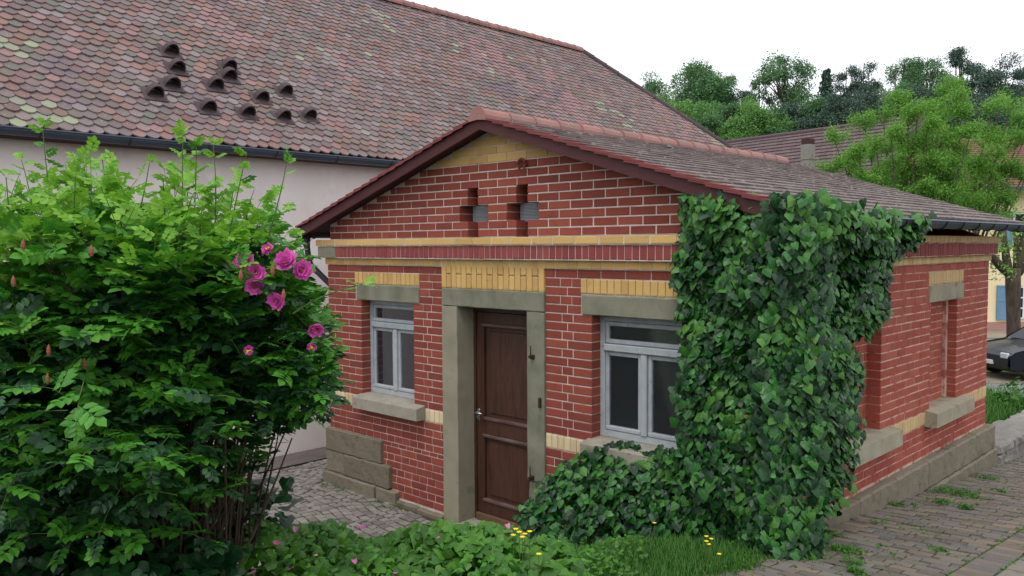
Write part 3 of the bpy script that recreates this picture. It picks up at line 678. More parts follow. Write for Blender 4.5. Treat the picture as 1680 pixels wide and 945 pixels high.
# rear and left walls, ceiling and floor inside
b = MB(); b.box(0, .24, .24, WY, -1.25, 22.5*c); b.build('left_wall', 'mortar', house)
b = MB(); b.box(.24, WX-.24, WY-.24, WY, -1.3, 22.5*c); b.add([(.0, WY-.1, 22.5*c), (WX, WY-.1, 22.5*c), (2.765, WY-.1, 2.7), (.0, WY, 22.5*c), (WX, WY, 22.5*c), (2.765, WY, 2.7)], [(0, 1, 2), (5, 4, 3), (1, 4, 5, 2), (0, 2, 5, 3)]); b.build('rear_wall', 'brick_side', house)
b = MB(); b.box(.25, WX-.25, .25, WY-.25, 1.5, 1.53); b.build('ceiling', 'room', house)
b = MB(); b.box(.25, WX-.25, .25, WY-.25, -1.1, -1.06); b.build('floor', 'dark', house)
b = MB(); b.box(.242, .26, .26, WY-.26, -1.06, 1.5); b.box(.26, WX-.26, WY-.27, WY-.245, -1.06, 1.5); b.box(WX-.262, WX-.242, .26, WY-.26, -1.06, 1.5); b.build('inner_wall', 'room', house)
# ---- roof of the small house
YV0, YV1 = -.21, 5.72
rd = MB(); 
for s in (-1, 1):
    xe = 2.765+s*3.02
    pr = [(2.765, 2.805), (xe, 2.805-.3125*3.02), (xe, 2.805-.3125*3.02-.03), (2.765, 2.775)]
    rd.prism(pr if s < 0 else pr[::-1], YV0+.03, YV1-.03)
deck = rd.build('roof', 'soffit', house)
for s in (-1, 1):
    for yy in (YV0, YV1-.03):
        xe = 2.765+s*3.0; pr = [(2.765, 2.832), (xe, 2.832-.9375), (xe, 2.815-.9375-.09), (2.765, 2.725)]
        bb = MB(); bb.prism(pr if s < 0 else pr[::-1], yy, yy+.028); bb.build('verge_board', 'verge', deck)
TA = math.atan(.3125)
def tile_tmpl(w, l, th, curve, n=5, bull=0):
    """a flat tile: x across 0..w, y down the slope 0..l, curved lower end"""
    pts = [(0, 0), (w, 0)]
    for i in range(n+1):
        t = i/n; x = w*(1-t); pts.append((x, l-curve*(2*t-1)**2 if bull else l-curve*(1-math.sin(math.pi*t))))
    k = len(pts); V = [(x, y, 0) for x, y in pts]+[(x, y, -th) for x, y in pts]
    F_ = [tuple(range(k))]+[(i, i+k, (i+1) % k+k, (i+1) % k) for i in range(1, k)]
    return V, F_
TS = tile_tmpl(.168, .30, .019, .02, 4, 1)
def slope_mat(ox, oy, oz, dx, dz, lift, j=0):
    """tile frame: local x -> world y, local y -> down slope (dx,dz), normal up"""
    dn = Vector((dx, 0, dz)).normalized(); sd = Vector((0, 1, 0)) if dx < 0 else Vector((0, -1, 0))
    sd = Vector((0, 1, 0)) if dx > 0 else Vector((0, -1, 0))
    sd = -sd
    nn = sd.cross(dn)
    if nn.z < 0: sd = -sd; nn = -nn
    dn2 = (dn+nn*lift).normalized(); n2 = sd.cross(dn2)
    mm = np.eye(4)
    for i in range(3): mm[i, 0] = sd[i]; mm[i, 1] = dn2[i]; mm[i, 2] = n2[i]; mm[i, 3] = (ox, oy, oz)[i]
    return mm
t1 = []; tv = []
nrow = 21; exp_ = 3.03/math.cos(TA)/nrow; NC = 34; pw = (YV1-YV0+.05)/NC
for s in (-1, 1):
    for r_ in range(nrow):
        dist = max(.03, r_*exp_-.10)      # along the slope from the ridge
        for k in range(NC):
            off = .5*pw if r_ % 2 else 0
            yy = YV0-.03+k*pw+off
            if yy > YV1-.1: continue
            ox = 2.765+s*dist*math.cos(TA); oz = 2.824-.3125*abs(dist*math.cos(TA))+.016+R.uniform(0, .004)
            yo = yy if s < 0 else yy+pw
            # the local x axis points along +y or -y depending on the side
            mm = slope_mat(ox, 0, oz, s, -.3125, .085)
            oy = yy if mm[1, 0] > 0 else yy+pw
            mm[1, 3] = oy; mm[:3, 0] *= (pw-.004)/.168
            rot = R.uniform(-.012, .012); mm[:3, 1] += mm[:3, 0]*rot
            t1.append(mm)
            if k == 0 and r_ % 2: 
                m2 = mm.copy(); m2[:3, 0] *= .5; m2[1, 3] = YV0-.03+(0 if mm[1, 0] > 0 else pw*.5); tv.append(m2)
            if k == 0 and r_ % 2 == 0: tv.append(mm); t1.pop()
many('roof_tile', TS, t1, 'tile_small', deck, 240, 'roof_tiling', weight=wt(t1, lambda p: 1 if p[0] > 2.7 else .01))
many('verge_tile', TS, tv, 'tile_edge', deck, 60)
# ridge tiles
def ridge_tmpl(l, r0, r1, n=8, ang=1.75):
    V = []; F_ = []
    for i, (t, r) in enumerate(((0, r0), (.06, r0), (.08, (r0+r1)*.5), (1, r1))):
        for j in range(n+1):
            a = -ang+2*ang*j/n; V.append((r*math.sin(a), t*l, r*math.cos(a)-.02))
    for i in range(3):
        for j in range(n): F_.append((i*(n+1)+j, (i+1)*(n+1)+j, (i+1)*(n+1)+j+1, i*(n+1)+j+1))
    V += [(r0*math.sin(-ang)*.9, 0, r0*math.cos(ang)-.02), (0, 0, -.03)]
    for j in range(n): F_.append((j, j+1, len(V)-1))
    return V, F_
rm = []
nt_ = 17; L_ = (YV1-YV0+.06)/nt_
for k in range(nt_):
    mm = np.eye(4); mm[:3, 3] = (2.765+R.uniform(-.004, .004), YV0-.03+k*L_, 2.835+R.uniform(-.003, .004)); mm[1, 1] = -1.0 if False else 1.06
    mm[2, 1] = .0; rm.append(mm)
many('ridge_tile', ridge_tmpl(L_, .112, .096), rm, 'ridge', deck, 17, smooth=False)
# gutters, brackets, downpipe
def gutter(x0, w, ztop, y0, y1, parent, slope=0.0, mt='gutter', brk=True, sp=.55, sgn=1, name='gutter', bdy=.0):
    b = MB(); n = 8; V = []; prof = []
    for j in range(n+1):
        a = math.pi*j/n; prof.append((x0+w/2-w/2*math.cos(a), ztop-w*.52*math.sin(a)))
    prof2 = [(x+(.006 if x < x0+w/2 else -.006), z+.006) for x, z in prof]
    for yy in (y0, y1):
        dz = slope*(yy-y0); V += [(x, yy, z+dz) for x, z in prof]+[(x, yy, z+dz) for x, z in prof2]
    k = len(prof); F_ = []
    for j in range(k-1):
        F_.append((j, j+1, j+1+2*k, j+2*k)); F_.append((k+j, k+j+2*k, k+j+1+2*k, k+j+1)); F_.append((j, k+j, k+j+1, j+1)); F_.append((2*k+j, 2*k+j+1, 3*k+j+1, 3*k+j))
    F_ += [(0, 2*k, 3*k, k), (k-1, 2*k-1, 4*k-1, 3*k-1)]
    b.add(V, F_)
    fx = x0+w if sgn > 0 else x0
    b.tube([(fx, y0, ztop), (fx, y1, ztop+slope*(y1-y0))], .010, 6)
    # end caps
    b.add([(x, y0, z) for x, z in prof], [tuple(range(k))]); b.add([(x, y1, z+slope*(y1-y0)) for x, z in prof], [tuple(range(k))[::-1]])
    o = b.build(name, mt, parent)
    if brk:
        yy = y0+.25
        while yy < y1:
            bb = MB(); dz = slope*(yy-y0)
            bb.tube([(x0+w/2-(w/2+.006)*math.cos(math.pi*j/8), yy, ztop+dz-(w*.52+.006)*math.sin(math.pi*j/8)) for j in range(9)], .007, 4)
            if bdy: 
                bb.tube([(x0+(0 if sgn > 0 else w), yy, ztop+dz), (x0-.22*sgn+(0 if sgn > 0 else w), yy, ztop+dz-.06)], .006, 4)
            bb.build('gutter_bracket', 'pipe', o); yy += sp
    return o
gutter(5.775, .13, 1.862, YV0, YV1+.05, house, .002, sp=.5)
gutter(-.375, .13, 1.838, YV0-.02, YV1+.05, house, 0, 'pipe', sgn=-1, name='gutter')
b = MB(); b.tube([(-.30, -.10, 1.79), (-.295, -.10, 1.72), (-.285, -.09, 1.66), (-.275, -.08, 1.54), (-.26, -.06, 1.45), (-.06, .10, 1.20), (-.045, .12, 1.13), (-.045, .12, -1.1)], [.062, .05, .034, .034, .036, .034, .034, .034], 10)
b.build('downpipe', 'pipe', house, True)
# ------------------------------------------------------------------ the big barn behind
barn = empty('barn', (-4.7, 6, -1.1), 'large pink rendered barn with an old scalloped tile roof behind the brick house', 'barn')
b = MB(); XW = -1.5
wz0, wz1, wy0, wy1 = 1.88, 2.18, -2.06, -1.29
b.box(-1.8, XW, -7, wy0, -1.3, 2.86); b.box(-1.8, XW, wy1, 15.0, -1.3, 2.86); b.box(-1.8, XW, wy0, wy1, -1.3, 1.3); b.box(-1.8, XW, wy0, wy1, wz1, 2.86)
b.box(-8.1, -7.8, -7, 15, -1.3, 2.86); b.box(-7.8, -1.8, 14.7, 15, -2.5, 2.86)
b.build('wall', 'render', barn)
b = MB(); b.box(-1.74, -1.70, wy0, wy1, 1.3, wz1); b.build('window_backing', 'dark', barn)
wf = MB(); wf.cbox(-1.70, -1.64, wy0, wy0+.06, 1.3, wz1, .004); wf.cbox(-1.70, -1.64, wy1-.06, wy1, 1.3, wz1, .004); wf.cbox(-1.70, -1.64, wy0+.06, wy1-.06, wz1-.06, wz1, .004); wf.cbox(-1.70, -1.64, -1.70, -1.65, 1.3, wz1-.06, .004)
wo_ = wf.build('window', 'iron', barn); b = MB(); b.box(-1.675, -1.67, wy0+.05, wy1-.05, 1.3, wz1-.05); b.build('pane', 'glass', wo_)
b = MB(); b.box(-1.5, -1.27, -7, 15.1, 2.80, 2.83); b.build('eave_board', 'soffit', barn)
# roof planes: z = 1.65 - x on the near side, ridge at x=-4.67
RX, RZ, EX, EZ, RYE, EYE = -4.67, 6.32, -1.22, 2.87, 10.35, 15.05
EX2 = 2*RX-EX
b = MB(); b.add([(EX, -7, EZ), (EX, EYE, EZ), (RX, RYE, RZ), (RX, -7, RZ), (EX2, -7, EZ), (EX2, EYE, EZ)], [(0, 1, 2, 3), (3, 2, 5, 4), (1, 5, 2)])
broof = b.build('roof', 'soffit', barn)
TB = tile_tmpl(.148, .26, .018, .055, 6)
bt = []; bp_ = []; bm_ = []
NRW = 40; se = (EX-RX)*math.sqrt(2)/NRW; q = 1/math.sqrt(2)
rng = NR
y_s = -4.2
def onroof(px, py):
    dd = FW+RT*(px-840)/FPX+UP*(472.5-py)/FPX; s_ = (1.65-CAM[0]-CAM[2])/(dd[2]+dd[0]); return CAM+dd*s_
MOSS = [(onroof(*p), a, b_) for p, a, b_ in (((1012, 196), .42, .55), ((632, 42), .3, .4), ((5, 68), .22, .3), ((42, 182), .3, .25), ((1165, 225), .5, .6), ((90, 120), .12, .15), ((740, 85), .2, .3), ((520, 85), .15, .2), ((1080, 150), .3, .3))]
PINK = [(onroof(*p), a, b_) for p, a, b_ in (((935, 170), .5, .9), ((800, 90), .6, .5), ((1100, 185), .6, .8), ((560, 100), .2, .25), ((350, 40), .3, .3), ((1150, 240), .6, .4), ((840, 120), .4, .4), ((700, 30), .3, .5))]
def patch(L, x, y): return max(math.exp(-((x-p[0])/(b_*.7))**2-((y-p[1]-(x-p[0])*.3)/a)**2) for p, a, b_ in L)
def vnoise(x, y, s):
    return math.sin(x*s*1.3+y*s*.7+1.3)+math.sin(x*s*.6-y*s*1.9+.4)*.8+math.sin(x*s*2.7+y*s*2.1+2.)*.5
for r_ in range(NRW):
    dist = r_*se-.11
    xx = RX+dist*q; zz_ = RZ-dist*q+.022
    yend = RYE+(EYE-RYE)*max(0, min(1, (dist+.11)/((EX-RX)*math.sqrt(2))))
    yy = y_s+(.076 if r_ % 2 else 0)
    sag = 0
    while yy < yend-.02:
        mm = slope_mat(xx, 0, zz_+R.uniform(0, .006)-.02*math.sin(yy*.8+r_*.1)*.3, 1, -1, .13+R.uniform(-.012, .022))
        pos = mm[1, 0] > 0
        mm[1, 3] = yy if pos else yy+.152
        mm[:3, 1] += mm[:3, 0]*R.uniform(-.03, .03)
        mm[:3, 3] += mm[:3, 1]*R.uniform(-.006, .006)
        v = vnoise(xx*1.2, yy*.55, 1.0); v2 = vnoise(xx*.9+5, yy*.45+3, 1.7)
        if R.random() < .55*patch(MOSS, xx+.1, yy)**.8-.1 or R.random() < .004: bm_.append(mm)
        elif R.random() < .6*patch(PINK, xx+.1, yy)**.7+(.15 if v > 1.3 else .03): bp_.append(mm)
        else: bt.append(mm)
        yy += .152
many('roof_tile', TB, bt, 'tile_barn', broof, 230, 'roof_tiling'); many('roof_tile', TB, bp_, 'tile_pink', broof, 40, 'bright_roof_tiling'); many('roof_tile', TB, bm_, 'tile_moss', broof, 30, 'lichen_roof_tiling')
# far slopes of the barn roof: plain courses
fb = MB()
for r_ in range(NRW):
    a = r_*se*q; x0_ = RX-a; z0_ = RZ-a+.03
    fb.add([(x0_, -7, z0_), (x0_-.12, -7, z0_-.10), (x0_-.12, RYE+(EYE-RYE)*a/3.45, z0_-.10), (x0_, RYE+(EYE-RYE)*a/3.45, z0_)], [(0, 1, 2, 3)])
fb.build('rear_tiling', 'tile_barn', broof)
rr = MB(); nn_ = 60
rm = []
for k in range(nn_):
    y0_ = -7+(RYE+7)*k/nn_; mm = np.eye(4); mm[:3, 3] = (RX, y0_, RZ+.03+R.uniform(-.004, .006)); rm.append(mm)
many('ridge_tile', ridge_tmpl((RYE+7)/nn_*1.05, .125, .11), rm, 'ridge', broof, 30, 'ridge_tiling')
hm = []; pA = Vector((RX, RYE, RZ+.03)); pB = Vector((EX, EYE, EZ+.03)); dv = (pB-pA); nh = 19
for k in range(nh):
    p0 = pB-dv*(k/nh); yv = (-dv).normalized(); xv = yv.cross(Vector((0, 0, 1))).normalized(); zv = xv.cross(yv)
    mm = np.eye(4); 
    for i in range(3): mm[i, 0] = xv[i]; mm[i, 1] = yv[i]; mm[i, 2] = zv[i]; mm[i, 3] = p0[i]
    hm.append(mm)
many('hip_tile', ridge_tmpl(dv.length/nh*1.04, .11, .095), hm, 'vent', broof, 19)
gutter(-1.285, .15, 2.885, -6.5, 15.0, barn, -.002, sgn=1, sp=.9, bdy=.05)
# vent hoods
def hood_tmpl():
    V = []; F_ = []; n = 8; L = .25; w = .10; th = .014
    for i, (t, s) in enumerate(((1, 1), (.62, .97), (.28, .78), (0, .2))):
        for j in range(n+1):
            a = math.pi*j/n; V.append((w*s*math.cos(a), t*L*.62, w*1.5*s*math.sin(a)+.02))
    for i in range(3):
        for j in range(n): F_.append((i*(n+1)+j, i*(n+1)+j+1, (i+1)*(n+1)+j+1, (i+1)*(n+1)+j))
    b0 = len(V)
    for j in range(n+1):
        a = math.pi*j/n; V.append(((w-th)*math.cos(a), L*.62, (w*1.5-th)*math.sin(a)+.02))
    for j in range(n): F_.append((j, b0+j, b0+j+1, j+1))
    b1 = len(V)
    for j in range(n+1):
        a = math.pi*j/n; V.append(((w-th)*math.cos(a), L*.25, (w*1.5-th)*.5*math.sin(a)+.02))
    for j in range(n): F_.append((b0+j, b1+j, b1+j+1, b0+j+1))
    k = len(V); V += [(-.14, -.02, .02), (.14, -.02, .02), (.14, .23, .016), (-.14, .23, .016), (-.14, .23, .0), (.14, .23, 0)]
    F_ += [(k, k+1, k+2, k+3), (k+3, k+2, k+5, k+4)]
    return V, F_
vm = []
for x_, y_ in ((-2.466, -.668), (-2.204, -.713), (-1.939, -.902), (-1.773, -1.188), (-2.362, .077), (-2.198, -.013), (-2.018, -.296), (-1.659, -.582), (-1.653, -.06), (-1.92, .296), (-2.086, .756), (-1.66, .463), (-1.728, .90)):
    z_ = 1.65-x_
    mm = slope_mat(x_-.09, y_-.02, z_+.09+.045, 1, -1, .03); mm[:3, 3] += np.array([.05, -.02, -.05])*0; vm.append(mm)
many('vent_tile', hood_tmpl(), vm, 'vent', broof, 20)
# ------------------------------------------------------------------ leaves
def ivy_leaf():
    o = [(0, .36), (.26, .48), (.42, .38), (.53, .14), (.40, -.08), (.27, -.34), (.0, -.66)]
    pts = o+[(-x, y) for x, y in o[-2:0:-1]]
    V = [(0, .05, .05)]+[(x, y, -.28*(x*x)-.12*max(0, -y)**2*1.5+(.06 if i % 2 else 0)*.3) for i, (x, y) in enumerate(pts)]
    n = len(pts); return V, [(0, (i+1) % n+1, i+1) for i in range(n)]
IL = ivy_leaf()
def frames(P, Nn, Tip, size, roll=0.35, rng=NR):
    """matrices from positions, outward normals and tip directions (arrays)"""
    n = len(P); Nn = Nn+rng.normal(0, .42, (n, 3)); Nn /= np.linalg.norm(Nn, axis=1)[:, None]
    Y = -(Tip+rng.normal(0, roll, (n, 3))); Y -= Nn*(Y*Nn).sum(1)[:, None]; Y /= np.linalg.norm(Y, axis=1)[:, None]
    X = np.cross(Y, Nn); m_ = np.zeros((n, 4, 4)); m_[:, 3, 3] = 1
    s = size[:, None] if isinstance(size, np.ndarray) else size
    m_[:, :3, 0] = X*s; m_[:, :3, 1] = Y*s; m_[:, :3, 2] = Nn*s; m_[:, :3, 3] = P; return m_
def inpoly(x, y, poly):
    x = np.asarray(x); r = np.zeros(x.shape, bool); n = len(poly)
    for i in range(n):
        x0, y0 = poly[i]; x1, y1 = poly[(i+1) % n]
        cc = ((y0 > y) != (y1 > y)) & (x < (x1-x0)*(y-y0)/((y1-y0) if y1 != y0 else 1e-9)+x0); r ^= cc
    return r
ivy = empty('ivy', (5.6, -.3, -.45), 'thick dark green ivy climbing over the right corner of the brick house', 'ivy')
PF = [(4.86, 2.01), (4.83, 1.70), (4.80, 1.49), (4.86, 1.13), (4.91, .78), (4.95, .38), (4.90, .12), (4.55, .02), (4.25, .03), (4.0, -.03), (3.86, -.15), (3.64, -.32), (3.58, -.62), (3.75, -.9), (6.1, -.9), (6.1, 1.9), (5.45, 1.97)]
PR = [(-.4, 1.97), (.0, 1.95), (.72, 1.90), (1.5, 1.87), (2.18, 1.87), (2.2, 1.66), (1.66, 1.5), (1.66, 1.18), (1.22, 1.0), (.98, .87), (1.0, .5), (.64, .2), (.70, .0), (.45, -.35), (.30, -.5), (.1, -.62), (-.4, -.62)]
def bulge(u, z): return .05*np.sin(u*5.1+z*3.3)+.04*np.sin(u*9.7-z*6.1+1)+.03*np.sin(z*13+u*4)
def ivy_pts(N, inner):
    x = NR.uniform(3.5, 5.95, N); z = NR.uniform(-.9, 2.05, N); k = inpoly(x+NR.normal(0, .03, N), z+NR.normal(0, .03, N), PF); x = x[k]; z = z[k]
    low = smooth(5.1, 4.7, x) if False else np.clip((4.95-x)/.4, 0, 1)
    base = .20+.10*smooth(1.2, -.5, z)
    mound = low*(.10+.55*smooth(.1, -.75, z))
    th = base*(1-low)+mound+bulge(x, z)*.9
    xc = WX+.16; over = np.clip(x-xc, 0, 1)                 # round the corner
    th = th+.0-over*.35
    y = -th*NR.uniform(*( (.35, .8) if inner else (.66, 1.12)), len(x))
    zlow = H(x, y)
    kk = z > zlow-.03
    nx_ = np.clip((x-5.3)/.5, 0, 1)*1.0
    nrm = np.stack([nx_, -np.ones_like(x), .45+.5*low], 1)
    A = (np.stack([x, y, z], 1)[kk], nrm[kk])
    u = NR.uniform(-.45, 2.2, N); z = NR.uniform(-.65, 2.0, N); k = inpoly(u+NR.normal(0, .03, N), z+NR.normal(0, .03, N), PR); u = u[k]; z = z[k]
    th = .27+bulge(u+2, z)*.8-.08*smooth(.5, 2.1, u)-np.clip(-.1-u, 0, 1)*.3
    th = th+.15*smooth(1.45, 1.8, z)*smooth(2.3, 1.9, u)
    x = WX+th*NR.uniform(*((.35, .8) if inner else (.72, 1.12)), len(u))
    nrm = np.stack([np.ones_like(u), -np.clip((.25-u)/.5, 0, 1)-.15, .45+0*u], 1)
    Bp = (np.stack([x, u, z], 1), nrm)
    return np.concatenate([A[0], Bp[0]]), np.concatenate([A[1], Bp[1]])
dn = np.array([0, 0, -1.0])
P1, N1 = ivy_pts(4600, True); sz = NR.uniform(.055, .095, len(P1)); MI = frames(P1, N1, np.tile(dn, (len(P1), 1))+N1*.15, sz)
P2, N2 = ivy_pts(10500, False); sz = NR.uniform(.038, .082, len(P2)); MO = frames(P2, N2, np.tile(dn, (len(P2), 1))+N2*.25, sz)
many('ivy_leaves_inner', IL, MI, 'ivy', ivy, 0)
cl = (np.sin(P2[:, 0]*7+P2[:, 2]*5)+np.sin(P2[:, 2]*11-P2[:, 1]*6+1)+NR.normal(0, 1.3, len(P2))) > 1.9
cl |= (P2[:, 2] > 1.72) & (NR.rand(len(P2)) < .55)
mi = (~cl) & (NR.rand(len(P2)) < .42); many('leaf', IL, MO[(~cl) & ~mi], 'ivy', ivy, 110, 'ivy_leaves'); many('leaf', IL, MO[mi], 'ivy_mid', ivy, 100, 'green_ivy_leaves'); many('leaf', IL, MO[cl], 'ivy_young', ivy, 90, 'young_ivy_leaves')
dk = NR.choice(len(P2), 18, replace=False); M['dead_leaf'] = mat('dead_leaf', [(98, 70, 44), (116, 88, 54), (84, 62, 42)], .8, .9, 12, .2, 60, trans=.1)
many('dead_leaf', IL, frames(P2[dk]+N2[dk]*.02, N2[dk], np.tile(dn, (18, 1)), NR.uniform(.02, .038, 18)), 'dead_leaf', ivy, 18)
# ivy runners reaching over the roof edge and onto the wall
b = MB()
for k in range(16):
    x0_ = 4.95+R.random()*.6; b.tube([(x0_, -.05, -.5), (x0_+R.uniform(-.2, .2), -.04, .4), (x0_+R.uniform(-.2, .2), -.05, 1.2), (x0_+R.uniform(-.2, .2), -.10, 1.85)], [.02, .014, .01, .005], 5)
b.build('ivy_stem', 'stem', ivy)
# ------------------------------------------------------------------ planted ground in front
def loc3(s, t): return O0[0]+A2[0]*s+B2[0]*t, O0[1]+A2[1]*s+B2[1]*t
def cover_pts(s0, s1, t0, t1, N, hmax, hmin=0.0):
    s = NR.uniform(s0, s1, N); t = NR.uniform(t0, t1, N); x = O0[0]+A2[0]*s+B2[0]*t; y = O0[1]+A2[1]*s+B2[1]*t
    hh = hmin+(hmax-hmin)*NR.beta(3, 1.3, N)+.05*np.sin(s*6)*np.sin(t*5+1)+.03*np.sin(s*13+t*9)
    return s, t, np.stack([x, y, H(x, y)+hh], 1)
def LN_(): return [(0, 0, 0), (.22, -.4, -.02), (0, -.45, .05), (-.22, -.4, -.02), (0, -1, -.06)], [(0, 2, 1), (0, 3, 2), (2, 4, 1), (3, 4, 2)]
up = np.array([-.35*B2[0]-0, -.35*B2[1], 1.0])
def cover(name, s0, s1, t0, t1, N, hmax, material, smin, smax, label, cat, keep=None, T=IL, hmin=0.02, parent=None):
    s, t, P = cover_pts(s0, s1, t0, t1, N, hmax, hmin)
    if keep is not None:
        k = keep(s, t, P); P = P[k]
    tip = np.tile(np.array([-B2[0], -B2[1], -.25]), (len(P), 1))+NR.normal(0, .6, (len(P), 3))
    mt = frames(P, np.tile(up, (len(P), 1)), tip, NR.uniform(smin, smax, len(P)))
    V, Fc = instance(T, mt); o = bpy.data.objects.new(name, npmesh(name, V, Fc, M[material])); link(o, parent); tag(o, label, cat, kind='stuff'); return o
edge = lambda s, t, P: (s > -1.0+NR.normal(0, .2, len(s))) & (s < .62+.25*np.sin(t*4)+NR.normal(0, .06, len(s)))
cover('ground_cover', -1.55, .8, -1.7, .75, 6500, .19, 'cover', .036, .080, 'bright green leafy ground cover along the bottom of the view', 'ground cover', edge)
cover('ivy_ground_cover', -4.0, -.7, -1.9, .40, 12500, .43, 'ivy', .05, .085, 'dark ivy covering the ground under the rose bush', 'ground cover', lambda s, t, P: s < -.85-.35*smooth(-.2, .4, t)+.25*np.sin(t*5)+NR.normal(0, .12, len(s)))
cover('mixed_seedlings', -1.0, .9, -1.6, .8, 2600, .22, 'rose_mid', .03, .06, 'pointed leaves of small seedlings mixed into the ground cover', 'seedlings', edge, LN_())
# small upright seedlings behind the crest
def lance():
    V = [(0, 0, 0), (.16, -.35, -.02), (0, -.4, .05), (-.16, -.35, -.02), (0, -1, -.06)]; return V, [(0, 2, 1), (0, 3, 2), (2, 4, 1), (3, 4, 2)]
LN = lance()
ms_ = []; sb = MB()
for k in range(46):
    s_ = R.uniform(-1.6, .75); t_ = R.uniform(.15, .95); x_, y_ = loc3(s_, t_); z_ = float(H(x_, y_)); hh = R.uniform(.10, .22)
    lx, ly = R.uniform(-.05, .05), R.uniform(-.05, .05)
    sb.tube([(x_, y_, z_), (x_+lx, y_+ly, z_+hh)], [.004, .002], 4)
    for j in range(int(hh/.035)):
        f = (j+1)*.035/hh; a = j*2.4+R.random(); base = np.array([x_+lx*f, y_+ly*f, z_+hh*f])
        dr = np.array([math.cos(a), math.sin(a), .15+.6*f]); dr /= np.linalg.norm(dr)
        nn = np.array([-dr[0]*.3, -dr[1]*.3, 1.]); X_ = np.cross(-dr, nn); X_ /= np.linalg.norm(X_); nn = np.cross(X_, -dr); L3 = R.uniform(.05, .085)*(1.1-.4*f)
        mm = np.eye(4); mm[:3, 0] = X_*L3; mm[:3, 1] = -dr*L3; mm[:3, 2] = nn*L3; mm[:3, 3] = base; ms_.append(mm)
V, Fc = instance(LN, np.array(ms_)); so = bpy.data.objects.new('nettles', npmesh('nettles', V, Fc, M['cover'])); link(so); tag(so, 'leggy green nettles standing up behind the ground cover', 'nettles', kind='stuff')
sb.build('nettle_stems', 'stem_green', so)['kind'] = 'stuff'
# grass
def blade():
    return [(-.5, 0, 0), (.5, 0, 0), (-.35, .12, .5), (.35, .12, .5), (0, .45, 1)], [(0, 1, 3), (0, 3, 2), (2, 3, 4)]
def grass(name, P, hmin, hmax, label, cat='grass', wd=.006, material='grass'):
    n = len(P); a = NR.uniform(0, 6.28, n); h = NR.uniform(hmin, hmax, n); m_ = np.zeros((n, 4, 4)); m_[:, 3, 3] = 1
    m_[:, 0, 0] = np.cos(a)*wd; m_[:, 1, 0] = np.sin(a)*wd; m_[:, 0, 1] = -np.sin(a)*h*NR.uniform(.3, 1.4, n); m_[:, 1, 1] = np.cos(a)*h*NR.uniform(.3, 1.4, n); m_[:, 2, 2] = h; m_[:, :3, 3] = P
    V, Fc = instance(blade(), m_); o = bpy.data.objects.new(name, npmesh(name, V, Fc, M[material])); link(o); tag(o, label, cat, kind='stuff'); return o
N = 85000; x = NR.uniform(3.3, 5.95, N); y = NR.uniform(-3.2, -.1, N)
pg = [(3.6, -.55), (4.3, -.6), (5.2, -.45), (5.6, -.35), (5.72, -.7), (5.60, -1.6), (5.75, -2.6), (5.6, -3.1), (5.2, -2.9), (4.6, -2.1), (3.8, -1.5), (3.3, -1.1)]
k = inpoly(x+NR.normal(0, .05, N), y+NR.normal(0, .05, N), pg); P = np.stack([x[k], y[k], H(x[k], y[k])-.02], 1)
grass('grass', P, .035, .12, 'long green grass strip between the ivy and the paved path')
s, t, Pg = cover_pts(.2, 1.3, -.9, 1.8, 2600, .09, .01)
kk = inpoly(Pg[:, 0], Pg[:, 1], pg); Pg = Pg[kk]
mt = frames(Pg, np.tile(up, (len(Pg), 1)), NR.normal(0, 1, (len(Pg), 3)), NR.uniform(.014, .032, len(Pg)))
V, Fc = instance(IL, mt); o = bpy.data.objects.new('weeds', npmesh('weeds', V, Fc, M['cover'])); link(o); tag(o, 'small broad leaved weeds growing through the grass strip', 'weeds', kind='stuff')
# weeds in the paving joints
Pw = []; Lw = []
cents = [(at(1390, 1, 0), )]
def onground(px, py):
    dd = FW+RT*(px-840)/FPX+UP*(472.5-py)/FPX; t_ = 1.0
    for _ in range(60): t_ = .5*t_+.5*(float(H(*(CAM+dd*t_)[:2]))-CAM[2])/dd[2]
    return CAM+dd*t_
for px, py, rad, n in ((1300, 908, .16, 150), (1225, 918, .14, 110), (1385, 905, .10, 120), (1400, 925, .08, 40), (1565, 808, .22, 150), (1590, 815, .12, 60), (1545, 825, .12, 50), (1585, 835, .06, 50), (1615, 785, .2, 70), (1640, 808, .12, 30), (1405, 940, .05, 50), (1475, 830, .12, 40), (1540, 905, .05, 25), (1340, 880, .12, 60), (1130, 935, .15, 120), (1180, 925, .2, 160), (1250, 905, .15, 120), (1375, 880, .05, 30), (1440, 860, .05, 20), (1430, 905, .25, 40), (1500, 870, .3, 40)):
    cpt = onground(px, py); q_ = NR.normal(0, rad*.55, (n, 2)); xy = cpt[:2]+q_; 
    Lw.append(np.stack([xy[:, 0], xy[:, 1], H(xy[:, 0], xy[:, 1])+NR.uniform(.006, .03, n)], 1))
for k in range(1300):
    x_ = R.choice([6.66, 6.875]) if R.random() < .45 else R.uniform(5.5, 8.4); y_ = R.uniform(-2, 7); Lw.append(np.array([[x_+R.gauss(0, .006), y_, float(H(x_, y_))+.008]]))
Lw = np.concatenate(Lw); mt = frames(Lw, np.tile(np.array([0, 0, 1.]), (len(Lw), 1)), NR.normal(0, 1, (len(Lw), 3)), NR.uniform(.010, .028, len(Lw)))
V, Fc = instance(IL, mt); o = bpy.data.objects.new('joint_weeds', npmesh('joint_weeds', V, Fc, M['cover'])); link(o); tag(o, 'small weeds and moss sprouting from the joints of the paved path', 'weeds', kind='stuff')
Lw2 = np.repeat(Lw[:1300], 3, 0)+NR.normal(0, .012, (3900, 3))*[1, 1, 0]; Lw2[:, 2] = H(Lw2[:, 0], Lw2[:, 1]); grass('joint_grass', Lw2, .02, .06, 'tufts of grass growing in the joints of the paved path', wd=.004)
